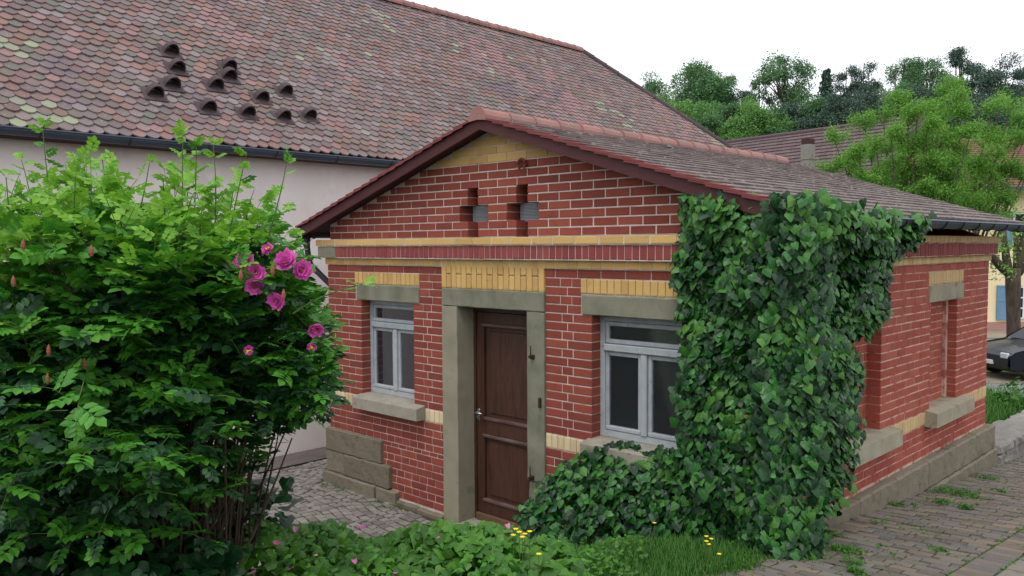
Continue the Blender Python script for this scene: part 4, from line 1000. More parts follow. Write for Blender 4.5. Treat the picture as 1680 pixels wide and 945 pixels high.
lx_ = np.concatenate([NR.uniform(-1.4, 2.2, 120), NR.uniform(5.4, 7.6, 60)]); ly_ = np.concatenate([NR.uniform(-1.4, .9, 120), NR.uniform(-1.2, 5, 60)])
LP_ = np.stack([lx_, ly_, H(lx_, ly_)+np.where(lx_ < 3, .035, .012)], 1); V, Fc = instance(IL, frames(LP_, np.tile(np.array([0, 0, 1.]), (180, 1)), NR.normal(0, 1, (180, 3)), NR.uniform(.008, .022, 180)))
o = bpy.data.objects.new('leaf_litter', npmesh('leaf_litter', V, Fc, M['dead_leaf'])); link(o); tag(o, 'dry leaf litter scattered over the courtyard setts and paved path', 'litter', kind='stuff')
# greenery at the foot of the quoin stones
P = np.stack([NR.uniform(-.15, 1.9, 500), NR.normal(-.14, .035, 500), np.zeros(500)], 1); P[:, 2] = H(P[:, 0], P[:, 1]); P = P[(np.sin(P[:, 0]*6) > -.2)]
grass('wall_foot_grass', P, .02, .06, 'thin grass along the foot of the sandstone foundation stones', wd=.005)
# ------------------------------------------------------------------ rose bush
bc = at(290, 3.9); bz = float(H(bc[0], bc[1]))
rose = empty('rose_bush', (bc[0], bc[1], bz), 'large rambling rose bush with magenta flowers in front of the pink wall', 'rose bush')
def rose_leaf(n=3):
    V = []; F_ = []
    def leaflet(p, d, L, w):
        d = Vector(d).normalized(); s_ = d.cross(Vector((0, 0, 1))).normalized(); k = len(V); p = Vector(p)
        for a, b_, z_ in ((0, 0, 0), (.5, 0, -.02), (1, 0, -.12), (.28, .42, .06), (.7, .40, .02), (.28, -.42, .06), (.7, -.40, .02)):
            V.append(tuple(p+d*L*a+s_*w*b_*2*.5*2*.5+Vector((0, 0, z_*L))))
        F_.extend([(k, k+3, k+1), (k+1, k+3, k+4), (k+1, k+4, k+2), (k, k+1, k+5), (k+1, k+6, k+5), (k+1, k+2, k+6)])
    ln = .42; leaflet((0, -1+ln-.05, -.10), (0, -1, -.25), ln, ln*.72)
    for i in range(n):
        y_ = -.18-.22*i; z_ = -.03*i
        for sg in (-1, 1): leaflet((0, y_, z_), (sg, -.45, -.15), ln*(.86+.04*i), ln*.66)
    k = len(V); V.extend([(-.012, 0, 0), (.012, 0, 0), (.008, -.62, -.10), (-.008, -.62, -.10)]); F_.append((k, k+3, k+2)); F_.append((k, k+2, k+1))
    return V, F_
RL = rose_leaf()
A3 = np.array([A2[0], A2[1], 0]); B3 = np.array([B2[0], B2[1], 0]); Z3 = np.array([0, 0, 1.])
cc = at(215, 3.9, 545)          # crown centre
leafP = []; leafD = []; leafK = []
twigs = MB()
def cane(name, pts, rad, n, material):
    b = MB(); b.tube(pts, rad, n, False); b.build(name, material, rose)
def put_leaves(pts, step, young, start=.15, szs=(.085, .125)):
    szs = (szs[0]*1.15, szs[1]*1.15); step *= 1.15
    pts = [np.array(p) for p in pts]; L = [np.linalg.norm(pts[i+1]-pts[i]) for i in range(len(pts)-1)]; T = sum(L); d = T*start; a = R.uniform(0, 6.28)
    while d < T:
        dd_ = d; i = 0
        while i < len(L)-1 and dd_ > L[i]: dd_ -= L[i]; i += 1
        p = pts[i]+(pts[i+1]-pts[i])*min(1, dd_/L[i]); ax_ = (pts[i+1]-pts[i])/L[i]
        a += 2.4; side = A3*math.cos(a)+B3*math.sin(a); dr = side*.85+ax_*.55+Z3*.1
        leafP.append(p); leafD.append(dr/np.linalg.norm(dr)); leafK.append((young, R.uniform(*szs)*(1-.35*d/T*young)))
        d += step*R.uniform(.7, 1.3)
    for q_ in range(2 if young else 1):
        dr = ax_+NR.normal(0, .35, 3); leafP.append(pts[-1]); leafD.append(dr/np.linalg.norm(dr)); leafK.append((young, szs[0]*.75))
def bez(p0, p1, p2, n=7): return [tuple((1-t)**2*np.array(p0)+2*t*(1-t)*np.array(p1)+t*t*np.array(p2)) for t in np.linspace(0, 1, n)]
HW, HD, HH = .90, .70, .74
for k in range(210):
    th = R.uniform(0, 2*math.pi); v_ = R.uniform(-.55, 1); rr_ = math.sqrt(max(0, 1-v_*v_)); rad = R.uniform(.72, 1.0)
    end = cc+A3*HW*rr_*math.cos(th)*rad+B3*HD*rr_*math.sin(th)*rad+Z3*HH*v_*rad
    b0_ = bc+A3*max(-.6, min(.22, R.gauss(-.08, .24)))+B3*R.gauss(0, .16); b0_[2] = bz
    mid = (b0_*.45+end*.55); mid[2] = end[2]*.75+bz*.25+.15; mid = mid+A3*R.gauss(0, .08)
    pts = bez(b0_, mid, end, 8)
    cane('stem', pts, [R.uniform(.005, .008)*(1-.09*i) for i in range(8)], 5, 'stem')
    # side shoots
    for j in range(R.randint(5, 8)):
        i = R.randint(3, 7); p = np.array(pts[i]); out = p-cc; out = out/np.linalg.norm(out)
        dr = out*.7+Z3*.45+NR.normal(0, .45, 3); dr /= np.linalg.norm(dr); L3 = R.uniform(.12, .28)
        q_ = p+dr*L3; loc = q_-cc; la = loc@A3; lz = loc[2]
        if lz < -.38 and la > .05 and R.random() < .75: continue
        if (la/HW)**2+(lz/HH)**2 > 1.30: continue
        if la > .80+.1 and lz > .2: continue
        young = 1 if (lz > .38+R.gauss(0, .10)) else 0
        p2_ = bez(p, p+dr*L3*.5+Z3*.02, q_, 4); twigs.tube(p2_, [.0018, .0016, .0014, .0012], 4, False)
        put_leaves(p2_, .044, young, .1, (.10, .145))
TG = [((70, 208), (95, 400), 3.7), ((300, 218), (300, 420), 3.6), ((322, 240), (315, 420), 3.75), ((405, 250), (370, 420), 3.6), ((470, 268), (430, 420), 3.6), ((168, 262), (190, 420), 3.8), ((245, 268), (215, 400), 3.7), ((350, 238), (350, 420), 3.9), ((125, 285), (120, 420), 3.5), ((35, 262), (60, 420), 3.6), ((10, 290), (20, 430), 3.5),
      ((595, 466), (480, 515), 3.5), ((555, 640), (430, 600), 3.6), ((560, 612), (450, 560), 3.7), ((545, 655), (450, 630), 3.5), ((440, 745), (330, 800), 3.7), ((420, 720), (330, 760), 3.8), ((530, 505), (440, 480), 3.7), ((500, 440), (430, 440), 3.8), ((440, 330), (400, 430), 3.8), ((385, 300), (370, 420), 3.7), ((200, 300), (210, 420), 3.6), ((80, 320), (90, 430), 3.5),
      ((520, 690), (440, 620), 3.7), ((475, 480), (420, 520), 3.7), ((540, 560), (450, 540), 3.6), ((520, 470), (450, 500), 3.9), ((500, 600), (430, 590), 3.5), ((470, 650), (400, 620), 3.6)]
for (tx, ty), (sx, sy), D_ in TG:
    p0 = at(sx, D_, sy); p2_ = at(tx, D_+R.uniform(-.1, .1), ty); p1 = (p0+p2_)/2+Z3*.03+A3*R.uniform(-.02, .03)
    if ty > 700: p1 = (p0+p2_)/2
    pts = bez(p0, p1, p2_, 7); cane('shoot', pts, [.004, .0038, .0034, .003, .0026, .0022, .0018], 5, 'stem_green')
    if tx < 500 and ty < 340: put_leaves(pts, .024, 1, .1, (.07, .10)); put_leaves(pts, .04, 1, .3, (.055, .08))
    elif tx > 570: put_leaves(pts[3:], .06, 1, .35, (.075, .10))
    else: put_leaves(pts, .028, 0, .1, (.07, .1)); put_leaves(pts, .05, 1 if ty < 500 else 0, .3, (.06, .09))
    if ty > 460 or tx > 480:
        for _ in range(3):
            i = R.randint(2, 6); p = np.array(pts[i]); dr = NR.normal(0, 1, 3); dr /= np.linalg.norm(dr)
            if tx < 570: put_leaves([p, p+dr*.12], .035, 0, .2, (.06, .09))
# overhanging leaves on the near lower left
for k in range(85):
    p = at(R.uniform(-40, 330), R.uniform(2.9, 3.4), R.uniform(620, 880)); dr = NR.normal(0, 1, 3)*[1, 1, .4]; dr /= np.linalg.norm(dr); pts = [p, p+dr*.10, p+dr*.18-Z3*.03]
    twigs.tube([tuple(v) for v in pts], [.0016, .0014, .0012], 4, False); put_leaves(pts, .05, 0, .1, (.09, .125))
for k in range(34):      # bare canes low down
    b0_ = bc+A3*max(-.4, min(.2, R.gauss(.0, .2)))+B3*R.gauss(-.05, .13); b0_[2] = bz; e_ = bc+A3*min(.42, R.gauss(.12, .2))+B3*R.gauss(0, .25); e_[2] = bz+R.uniform(.55, .9); cane('stem', bez(b0_, (b0_+e_)/2-Z3*.08, e_, 6), [.008, .007, .006, .006, .005, .004], 5, 'stem')
leafP = np.array(leafP); leafD = np.array(leafD); K = np.array(leafK)
SIL = [(-400, -300), (505, -300), (505, 400), (478, 405), (512, 470), (525, 500), (532, 560), (545, 610), (556, 650), (530, 682), (480, 690), (440, 705), (445, 745), (395, 775), (380, 850), (395, 1200), (-400, 1200)]
pp_ = np.array([proj(p)[:2] for p in leafP]); kk = inpoly(pp_[:, 0], pp_[:, 1], SIL) | (pp_[:, 1] < 530) & (pp_[:, 1] > 440) & (pp_[:, 0] > 555)
kk &= ~((pp_[:, 1] < 400) & (NR.rand(len(leafP)) < .55*np.clip((400-pp_[:, 1])/60, 0, 1)))
leafP = leafP[kk]; leafD = leafD[kk]; K = K[kk]
n = len(leafP); nrm = Z3+NR.normal(0, .35, (n, 3)); Yv = -leafD; X = np.cross(Yv, nrm); X /= np.linalg.norm(X, axis=1)[:, None]; nrm = np.cross(X, Yv)
LM = np.zeros((n, 4, 4)); LM[:, 3, 3] = 1; s_ = K[:, 1][:, None]; LM[:, :3, 0] = X*s_; LM[:, :3, 1] = Yv*s_; LM[:, :3, 2] = nrm*s_; LM[:, :3, 3] = leafP
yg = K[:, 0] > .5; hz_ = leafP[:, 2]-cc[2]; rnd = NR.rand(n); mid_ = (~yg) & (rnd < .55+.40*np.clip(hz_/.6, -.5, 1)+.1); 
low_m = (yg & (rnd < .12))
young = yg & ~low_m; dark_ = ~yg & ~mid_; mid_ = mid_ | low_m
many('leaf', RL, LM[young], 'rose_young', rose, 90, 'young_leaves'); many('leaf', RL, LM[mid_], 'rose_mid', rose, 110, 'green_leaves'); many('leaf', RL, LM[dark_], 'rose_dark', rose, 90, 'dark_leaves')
twigs.build('twigs', 'stem_green', rose)['kind'] = 'stuff'
# flowers
def petal_t():
    V = []; F_ = []
    for i in range(4):
        for j in range(4):
            u = (j/3-.5); v = i/3; w_ = .35+.75*math.sin(min(1, v*1.15)*math.pi*.62)
            V.append((u*w_*1.15, v, .35*v*v+.22*(u*2)**2*(.4+v)-.12*(v > .9)*1.0))
    for i in range(3):
        for j in range(3): F_.append((i*4+j, i*4+j+1, (i+1)*4+j+1, (i+1)*4+j))
    return V, F_
PTm = npmesh('petal', petal_t()[0], petal_t()[1], M['petal'], True); PTp = npmesh('petal', petal_t()[0], petal_t()[1], M['petal_pale'], True)
def flower(P, facing, size, droop=0):
    f_ = Vector(facing).normalized(); X = f_.cross(Vector((0, 0, 1))).normalized(); Y = f_.cross(X)
    b = MB()
    for k in range(14):
        a = R.uniform(0, 6.28); r_ = R.uniform(0, .012); b.tube([tuple(Vector(P)), tuple(Vector(P)+f_*.015+(X*math.cos(a)+Y*math.sin(a))*r_)], .0018, 4)
    fo = b.build('flower', 'gold', rose)
    for ring, (n_, tilt, sc_) in enumerate(((4, 1.15, .55), (5, .85, .75), (6, .5, .95), (7, .15, 1.05))):
        for k in range(n_):
            a = 2*math.pi*(k+R.uniform(-.2, .2))/n_+ring*.5; rad = X*math.cos(a)+Y*math.sin(a); tl = tilt+R.uniform(-.2, .2)
            yv = rad*math.cos(tl)+f_*math.sin(tl); zv = f_*math.cos(tl)-rad*math.sin(tl); xv = yv.cross(zv); s_ = size*.5*sc_*R.uniform(.85, 1.1)
            m_ = Matrix.Identity(4)
            for i in range(3): m_[i][0] = xv[i]*s_; m_[i][1] = yv[i]*s_; m_[i][2] = zv[i]*s_; m_[i][3] = P[i]
            o = bpy.data.objects.new('petal', PTm); link(o, fo, m_)
tc = -FW
for px, py, D_, s_, fx in ((402, 433, 3.35, .085, (-.3, .3)), (420, 447, 3.32, .08, (.2, 0)), (418, 468, 3.3, .08, (0, -.2)), (469, 431, 3.35, .10, (0, .2)), (494, 443, 3.38, .085, (.5, 0)), (455, 494, 3.3, .075, (-.3, -.2)), (518, 538, 3.35, .07, (.4, -.6)), (440, 411, 3.45, .055, (0, .6)), (512, 568, 3.4, .045, (.4, -.3)), (408, 574, 3.3, .04, (0, 0))):
    flower(at(px, D_, py), tc+RT*fx[0]+UP*fx[1]+RT*R.uniform(-.3, .3)+UP*R.uniform(-.3, .4), s_*.86)
bd = MB()
for px, py in ((150, 415), (38, 405), (80, 578), (138, 600), (447, 447), (395, 455), (465, 487), (22, 465), (78, 625)):
    p = Vector(at(px, 3.1, py)); bb = MB(); bb.tube([p-Vector((0, 0, .012)), p, p+Vector((.001, 0, .014)), p+Vector((.002, 0, .03))], [.004, .008, .007, .001], 6); bb.build('bud', 'bud', rose)
# fallen petals
k = 0
for px, py, s_, lb in ((450, 887, .03, 'curled magenta petal on the ivy just left of the paler long petal'), (484, 873, .025, 'long pale pink petal lying at the crest of the ground cover below the setts'), (595, 869, .026, 'bright pink petal on the crest of the ground cover, right of the setts'), (835, 867, .022, 'pale pink petal beside the yellow flowers before the door'), (471, 936, .03, 'upright magenta petal at the bottom edge near the rose bush'), (405, 943, .03, 'magenta petal at the very bottom, leftmost of the fallen ones'),
    (583, 925, .02, 'small pink petal low in the middle of the ground cover'), (648, 939, .024, 'pink petal at the bottom edge below the brick corner'), (515, 912, .015, 'tiny faded petal between the ivy and the bright ground cover'), (716, 883, .014, 'tiny brownish pink petal below the left door jamb')):
    D_ = 3.75 if py > 900 else 4.15
    p = at(px, D_, py); a = R.uniform(0, 6.28); m_ = Matrix.Translation(Vector(p)) @ Matrix.Rotation(a, 4, 'Z') @ Matrix.Rotation(R.uniform(-.5, .5), 4, 'X') @ Matrix.Diagonal((s_, s_*1.2, s_, 1))
    x_, y_ = p[0], p[1]
    o = bpy.data.objects.new('fallen_petal', PTp); link(o, None, m_); tag(o, lb, 'petal', 'fallen pink rose petals on the ground cover')
# dandelion-like yellow flowers
fl = [(842, 878, 4.2, 'a'), (852, 873, 4.2, 'a'), (861, 876, 4.25, 'a'), (869, 872, 4.2, 'a'), (846, 868, 4.3, 'a'), (857, 881, 4.15, 'a'), (884, 909, 4.0, 'c'), (1159, 880, 5.4, 'b'), (1167, 884, 5.4, 'b'), (1159, 888, 5.35, 'b'), (1163, 893, 5.35, 'b'), (1180, 909, 5.2, 'd'), (1074, 858, 5.8, 'e')]
LB = {'a': ('yellow flower in the cluster on the ground cover before the door', 'yellow flowers before the door'), 'b': ('yellow flower in the tight cluster on the grass below the ivy', 'yellow flowers in the grass'),
      'c': ('lone yellow flower low on the ground cover, right of the door', None), 'd': ('lone yellow flower at the edge of the paved path', None), 'e': ('lone yellow flower in the grass right under the ivy', None)}
for px, py, D_, kk in fl:
    p = at(px, D_, py); zg = float(H(p[0], p[1])); zg = min(zg, p[2]-.03)
    r_ = empty('yellow_flower', (p[0], p[1], zg), LB[kk][0], 'flower', LB[kk][1])
    b = MB(); b.tube([(p[0], p[1], zg), (p[0], p[1], p[2])], .0018, 4); b.build('stalk', 'stem_green', r_)
    b = MB(); V = [(p[0], p[1], p[2]+.006)]; n_ = 14
    for j in range(n_):
        a = 2*math.pi*j/n_; rr_ = .016 if j % 2 else .011; V.append((p[0]+rr_*math.cos(a), p[1]+rr_*math.sin(a), p[2]+.002)); 
    V.append((p[0], p[1], p[2]-.006)); b.add(V, [(0, j+1, (j+1) % n_+1) for j in range(n_)]+[(n_+1, (j+1) % n_+1, j+1) for j in range(n_)]); b.build('petals', 'gold', r_)
# ------------------------------------------------------------------ behind the house on the right
swl = empty('stone_wall', (5.45, 7.5, -1.2), 'low weathered stone wall running back from the rear corner of the brick house', 'stone wall')
yy = 5.66
while yy < 12:
    L3 = R.uniform(.4, .75); zt_ = -.76-.03*(yy-5.6)
    stone('cap_stone', 5.12+R.uniform(-.03, .03), 5.66+R.uniform(-.03, .03), yy, yy+L3-.012, zt_-.11, zt_+R.uniform(-.02, .02), 'cap_stone', swl, .014, .02)
    x_ = 5.2
    stone('block', 5.2, 5.62, yy, yy+L3*.5-.01, -1.7, zt_-.115, 'cap_stone', swl, .014, .02); stone('block', 5.2, 5.62, yy+L3*.5, yy+L3-.014, -1.7, zt_-.115, 'cap_stone', swl, .014, .02)
    yy += L3
def bushy(name, cpos, rx, ry, rz_, n, size, material, label, cat, T=IL, parent=None):
    d_ = NR.normal(0, 1, (n, 3)); d_ /= np.linalg.norm(d_, axis=1)[:, None]; rr_ = NR.uniform(.45, 1.0, n)[:, None]*(1+.25*np.sin(d_[:, :1]*5+d_[:, 1:2]*7)); P = np.array(cpos)+d_*rr_*[rx, ry, rz_]
    mt = frames(P, d_+[0, 0, .6], NR.normal(0, 1, (n, 3))+[0, 0, -.5], NR.uniform(size*.7, size*1.3, n)); V, Fc = instance(T, mt)
    o = bpy.data.objects.new(name, npmesh(name, V, Fc, M[material])); link(o, parent)
    if label: tag(o, label, cat)
    return o
bushy('shrub', (5.0, 10.2, -1.0), .7, .7, .45, 900, .07, 'cover', 'leafy green shrub behind the low stone wall', 'shrub')
bushy('shrub', (6.0, 6.75, -1.0), .16, .35, .16, 260, .045, 'cover', 'small green plant at the foot of the low stone wall', 'plant')
n = 16000; P = np.stack([NR.uniform(2.0, 5.6, n), NR.uniform(6.2, 14, n), np.zeros(n)], 1); P[:, 2] = H(P[:, 0], P[:, 1]); kk = ~((P[:, 0] > 5.05) & (P[:, 0] < 5.7)); grass('tall_grass', P[kk], .25, .6, 'tall rough grass behind the low stone wall', wd=.02)
# ---- car
gp = at(1750, 21.2, z=-1.685); heading = math.atan2(-A2[1], -A2[0])+.12
car = empty('parked_car', gp, 'dark blue car parked by the road behind the brick house', 'car', rz=heading)
CM = WM[car.name]
def cpart(mb, name, material, parent=car, smooth_=False): return mb.build(name, material, parent, smooth_, mw=CM.copy() if parent is car else CM.copy())
prof = [(2.10, .30, .70), (2.16, .45, .78), (2.14, .62, .80), (2.02, .74, .80), (1.6, .84, .82), (1.05, .92, .82), (.45, 1.30, .64), (.1, 1.40, .60), (-.6, 1.42, .60), (-1.3, 1.34, .60), (-1.85, 1.02, .74), (-2.1, .96, .78), (-2.18, .6, .80), (-2.14, .32, .76)]
b = MB(); V = []; ns_ = 7
for x_, z_, w_ in prof:
    for j in range(ns_):
        t_ = j/(ns_-1); yv = w_*(2*t_-1); crown = -.05*(2*t_-1)**2 if z_ > .7 else 0; V.append((x_, yv, z_+crown))
F_ = [(i*ns_+j, i*ns_+j+1, (i+1)*ns_+j+1, (i+1)*ns_+j) for i in range(len(prof)-1) for j in range(ns_-1)]
b.add(V, F_)
def wheel_arch(cx_): return [(cx_+.36*math.cos(a), .32+.36*math.sin(a)) for a in np.linspace(0, math.pi, 9)]
for sg in (-1, 1):
    belt = [(2.14, .62), (2.02, .72), (1.6, .82), (1.05, .9), (.0, .93), (-1.0, .95), (-1.85, .98), (-2.14, .7)]
    bot = [(-2.14, .32)]+wheel_arch(-1.35)[::-1]+wheel_arch(1.35)[::-1]+[(2.12, .3)]
    pl = belt+bot; k = len(pl); V = [(x_, sg*.83, z_) for x_, z_ in pl]; b.add(V, [tuple(range(k)) if sg > 0 else tuple(range(k))[::-1]])
    # side glass band / pillars up to the roof
    top = [(.95, .92), (.42, 1.26), (.1, 1.36), (-.6, 1.38), (-1.3, 1.30), (-1.8, 1.0)]
    V = [(x_, sg*.83, z_) for x_, z_ in [(1.05, .9), (0, .93), (-1.0, .95), (-1.85, .98)]]
    b.add([(1.05, sg*.83, .9), (.45, sg*.66, 1.28), (.38, sg*.66, 1.28), (.92, sg*.82, .92)], [(0, 1, 2, 3)])
    b.add([(-1.85, sg*.83, .98), (-1.3, sg*.62, 1.33), (-1.15, sg*.62, 1.33), (-1.5, sg*.82, .97)], [(0, 1, 2, 3)])
b.box(-1.9, 1.9, -.75, .75, .22, .34)
cpart(b, 'body', 'carpaint')
M['car_glass'] = mat('dark_car_glass', [(22, 28, 34), (30, 38, 44)], .3, 0, 3, 0, spec=.3)
b = MB()
for sg in (-1, 1): b.add([(.92, sg*.82, .915), (.38, sg*.655, 1.285), (-1.15, sg*.625, 1.335), (-1.5, sg*.815, .965)], [(0, 1, 2, 3)])
cpart(b, 'side_window', 'car_glass')
b = MB(); b.add([(1.04, -.70, .935), (1.04, .70, .935), (.50, .56, 1.285), (.50, -.56, 1.285)], [(0, 1, 2, 3)]); cpart(b, 'windscreen', 'car_glass')
for cx_ in (1.35, -1.35):
    for sg in (-1, 1):
        b = MB(); b.tube([(cx_, sg*.66, .32), (cx_, sg*.84, .32)], .31, 18); w_ = cpart(b, 'wheel', 'tyre')
        b = MB(); b.tube([(cx_, sg*.83, .32), (cx_, sg*.85, .32)], .19, 14); b.build('rim', 'metal', w_, mw=CM.copy())
for sg in (-1, 1):
    b = MB(); b.cbox(2.08, 2.16, sg*.62-.13, sg*.62+.13, .56, .70, .02); cpart(b, 'headlight', 'lamp')
b = MB(); b.cbox(2.13, 2.19, -.26, .26, .38, .48, .005); cpart(b, 'number_plate', 'white')
# ---- cream house with blue shutters
org = at(1600, 32.0, z=-1.7); ang = math.atan2(A2[1], A2[0])
yh = empty('cream_house', org, 'cream rendered house with blue shutters and a tiled roof across the street', 'house', rz=ang); HM = WM[yh.name]
def hp(mb, name, material, parent=None): return mb.build(name, material, parent or yh, mw=HM.copy())
b = MB(); b.box(-.6, 12, 0, 6, .38, 5.5); hp(b, 'wall', 'cream'); b = MB(); b.box(-.62, 12, -.02, 6, -.3, .38); hp(b, 'wall_base', 'base_pink')
b = MB(); b.add([(-.9, -.5, 5.45), (12.5, -.5, 5.45), (12.5, 3., 7.7), (-.9, 3., 7.7), (-.9, 6.5, 5.45), (12.5, 6.5, 5.45)], [(0, 1, 2, 3), (3, 2, 5, 4), (0, 3, 4), (1, 5, 2)]); rf = hp(b, 'roof', 'red_tile')
b = MB()
for k in range(22): b.box(-.9, 12.5, -.52+k*.155, -.40+k*.155, 5.47+k*.0995, 5.50+k*.0995)
hp(b, 'tile_course', 'red_tile', rf)
b = MB(); b.box(-.9, 12.5, -.66, -.5, 5.34, 5.47); hp(b, 'gutter', 'gutter', rf)
for x0_, z0_ in ((1.35, .50), (5.0, .50), (1.35, 3.3), (5.0, 3.3)):
    b = MB(); b.box(x0_, x0_+.95, -.03, .02, z0_, z0_+1.25); w_ = hp(b, 'window', 'dark')
    b = MB()
    for q0 in (0, .45, .87): b.box(x0_+q0, x0_+q0+.07, -.06, -.03, z0_, z0_+1.25)
    for q0 in (0, .38, .78, 1.18): b.box(x0_, x0_+.94, -.058, -.032, z0_+q0, z0_+q0+.05)
    hp(b, 'window_frame', 'white', w_)
    for sx in (-.55, 1.0):
        b = MB(); b.box(x0_+sx, x0_+sx+.5, -.07, -.03, z0_-.03, z0_+1.28)
        b.box(x0_+sx, x0_+sx+.06, -.085, -.07, z0_-.03, z0_+1.28); b.box(x0_+sx+.44, x0_+sx+.5, -.085, -.07, z0_-.03, z0_+1.28)
        for q0 in (0, .72, 1.24): b.box(x0_+sx+.06, x0_+sx+.44, -.085, -.07, z0_-.03+q0, z0_+.03+q0)
        hp(b, 'shutter', 'shutter')
# ---- brown roofed building
pl_ = np.array([-19.4, 41.7, 7.95]); pr_ = np.array([-6.5, 39.15, 7.80]); dv2 = pr_-pl_; ang2 = math.atan2(dv2[1], dv2[0]); Lr = np.linalg.norm(dv2)
bb_ = empty('brown_roofed_house', (pl_[0], pl_[1], -1.6), 'long building with a brown tiled roof and a pale chimney behind the barn', 'building', rz=ang2); BM_ = WM[bb_.name]
def bp2(mb, name, material, parent=None): return mb.build(name, material, parent or bb_, mw=BM_.copy())
b = MB(); b.box(0.3, Lr, -5.2, 5.2, -.5, 4.8); bp2(b, 'wall', 'cream')
b = MB(); b.add([(0, -5.8, 4.6), (Lr+.3, -5.8, 4.6), (Lr+.3, 0, 9.55), (0, 0, 9.55), (0, 5.8, 4.6), (Lr+.3, 5.8, 4.6)], [(0, 1, 2, 3), (3, 2, 5, 4), (0, 3, 4), (1, 5, 2)]); rf2 = bp2(b, 'roof', 'brown_tile')
tb = []
nr2 = 24
for r_ in range(nr2):
    f = r_/nr2; yv = -5.8+5.8*f; zv = 4.6+4.95*f; x_ = (.16 if r_ % 2 else 0)
    while x_ < Lr:
        dn_ = np.array([0, -5.8, -4.95]); dn_ /= np.linalg.norm(dn_); nn = np.array([0, -4.95*-1, 5.8]); nn = np.array([0, -.649, .761])
        mm = np.eye(4); mm[:3, 0] = [.30, 0, 0]; mm[:3, 1] = nn*-.05; mm[:3, 2] = -dn_*.36; mm[:3, 3] = np.array([x_, yv, zv])+nn*(.09) ; mm[:3, 2] += -nn*.06
        tb.append(np.array(BM_)@mm); x_ += .32
many('tile', UB, tb, 'brown_tile', rf2, 0, 'roof_tiling')
b = MB(); b.tube([(0, 0, 9.62), (Lr+.3, 0, 9.62)], .13, 8); bp2(b, 'ridge_capping', 'brown_tile', rf2)
cp = at(1325, 41.0, 283); 
ch_ = np.array(BM_.inverted()@Vector(cp)); b = MB(); b.box(ch_[0]-.24, ch_[0]+.24, ch_[1]-.24, ch_[1]+.24, ch_[2]-.8, ch_[2]+1.35); b.box(ch_[0]-.27, ch_[0]+.27, ch_[1]-.27, ch_[1]+.27, ch_[2]+.62, ch_[2]+.68)
cho = bp2(b, 'chimney', 'cap_stone'); b = MB(); b.box(ch_[0]-.22, ch_[0]+.22, ch_[1]-.22, ch_[1]+.22, ch_[2]+1.352, ch_[2]+1.62); bp2(b, 'chimney_cap', 'iron', cho)
# ------------------------------------------------------------------ trees
def quad_leaf(w=.5, l=1.0): return [(0, 0, 0), (w/2, -l*.45, .06), (0, -l, 0), (-w/2, -l*.45, .06)], [(0, 3, 2, 1)]
QL = quad_leaf(.7)
def limb(mb, p0, p1, r0, r1, wob, n=5, k=7):
    pts = [p0+(p1-p0)*i/n+NR.normal(0, wob, 3)*(0 < i < n) for i in range(n+1)]; mb.tube([tuple(p) for p in pts], [r0+(r1-r0)*i/n for i in range(n+1)], k, False); return pts
def leaves_at(P, N_, size, spread, flat=1.0):
    n = len(P)*N_; Q = np.repeat(P, N_, 0)+NR.normal(0, 1, (n, 3))*np.array([spread, spread, spread*flat]); nn = NR.normal(0, 1, (n, 3))+[0, 0, .8]
    return frames(Q, nn, NR.normal(0, 1, (n, 3)), NR.uniform(size*.6, size*1.3, n))
def far_tree(px, py_top, py_bot, wpx, D_, material, label, kind='broad', gaps=.0, dens=1.0, group='trees on the wooded hill', name=None):
    ppm = FPX/D_; zt_ = CAM[2]+(408-py_top)/ppm*1.0; zb_ = CAM[2]+(408-py_bot)/ppm; p = at(px, D_); gz_ = float(H(p[0], p[1])); w_ = wpx/ppm*1.18; hgt = zt_-zb_
    root = empty(name or ('spruce_tree' if kind == 'spruce' else 'pine_tree' if kind == 'pine' else 'broadleaf_tree'), (p[0], p[1], gz_), label, 'tree', group)
    tr = MB(); base = np.array([p[0], p[1], gz_-.5]); top = np.array([p[0], p[1], zt_-hgt*.12])
    spine = limb(tr, base, top, max(.12, w_*.035), .05, w_*.02, 6); P = []
    if kind == 'spruce':
        nl = int(16*dens)+4
        for i in range(nl):
            f = i/nl; z_ = zb_+hgt*(.02+.98*f); r_ = w_/2*(1-f)**.8*R.uniform(.7, 1.1)+.1
            for k in range(7):
                a = R.uniform(0, 6.28)
                for q_ in (.35, .65, .95): P.append([p[0]+r_*q_*math.cos(a), p[1]+r_*q_*math.sin(a), z_-.25*r_*q_])
        P = np.array(P); mt = leaves_at(P, int(5*dens)+1, .42, .16, .6)
    else:
        nc = int((20 if kind == 'broad' else 20)*dens)+3; cs = []
        for i in range(nc):
            for _ in range(30):
                v = NR.uniform(-1, 1, 3)
                if (v**2).sum() < 1 and (kind != 'broad' or v[2] > -.8): break
            q_ = np.array([p[0]+v[0]*w_*.40, p[1]+v[1]*w_*.40, (zt_+zb_)/2+v[2]*hgt*.42]); cs.append(q_)
            j = min(5, max(1, int(6*(q_[2]-gz_)/(zt_-gz_)*.7))); limb(tr, spine[j], q_, w_*.012+.03, .03, .12, 4, 5)
        for q_ in cs:
            rr_ = w_*R.uniform(.13, .22)*(1-gaps*.35); m_ = int(80*dens*(1-gaps*.35)); d_ = NR.normal(0, 1, (m_, 3)); d_ /= np.linalg.norm(d_, axis=1)[:, None]
            P.append(q_+d_*rr_*NR.uniform(.5, 1.05, (m_, 1))*[1, 1, .62 if kind == 'pine' else .8])
        P = np.concatenate(P); mt = leaves_at(P, 5, max(.2, w_*.03), w_*.035)
    tr.build('trunk', 'bark', root); V, Fc = instance(QL, mt); o = bpy.data.objects.new('crown', npmesh('crown', V, Fc, M[material])); link(o, root); return root
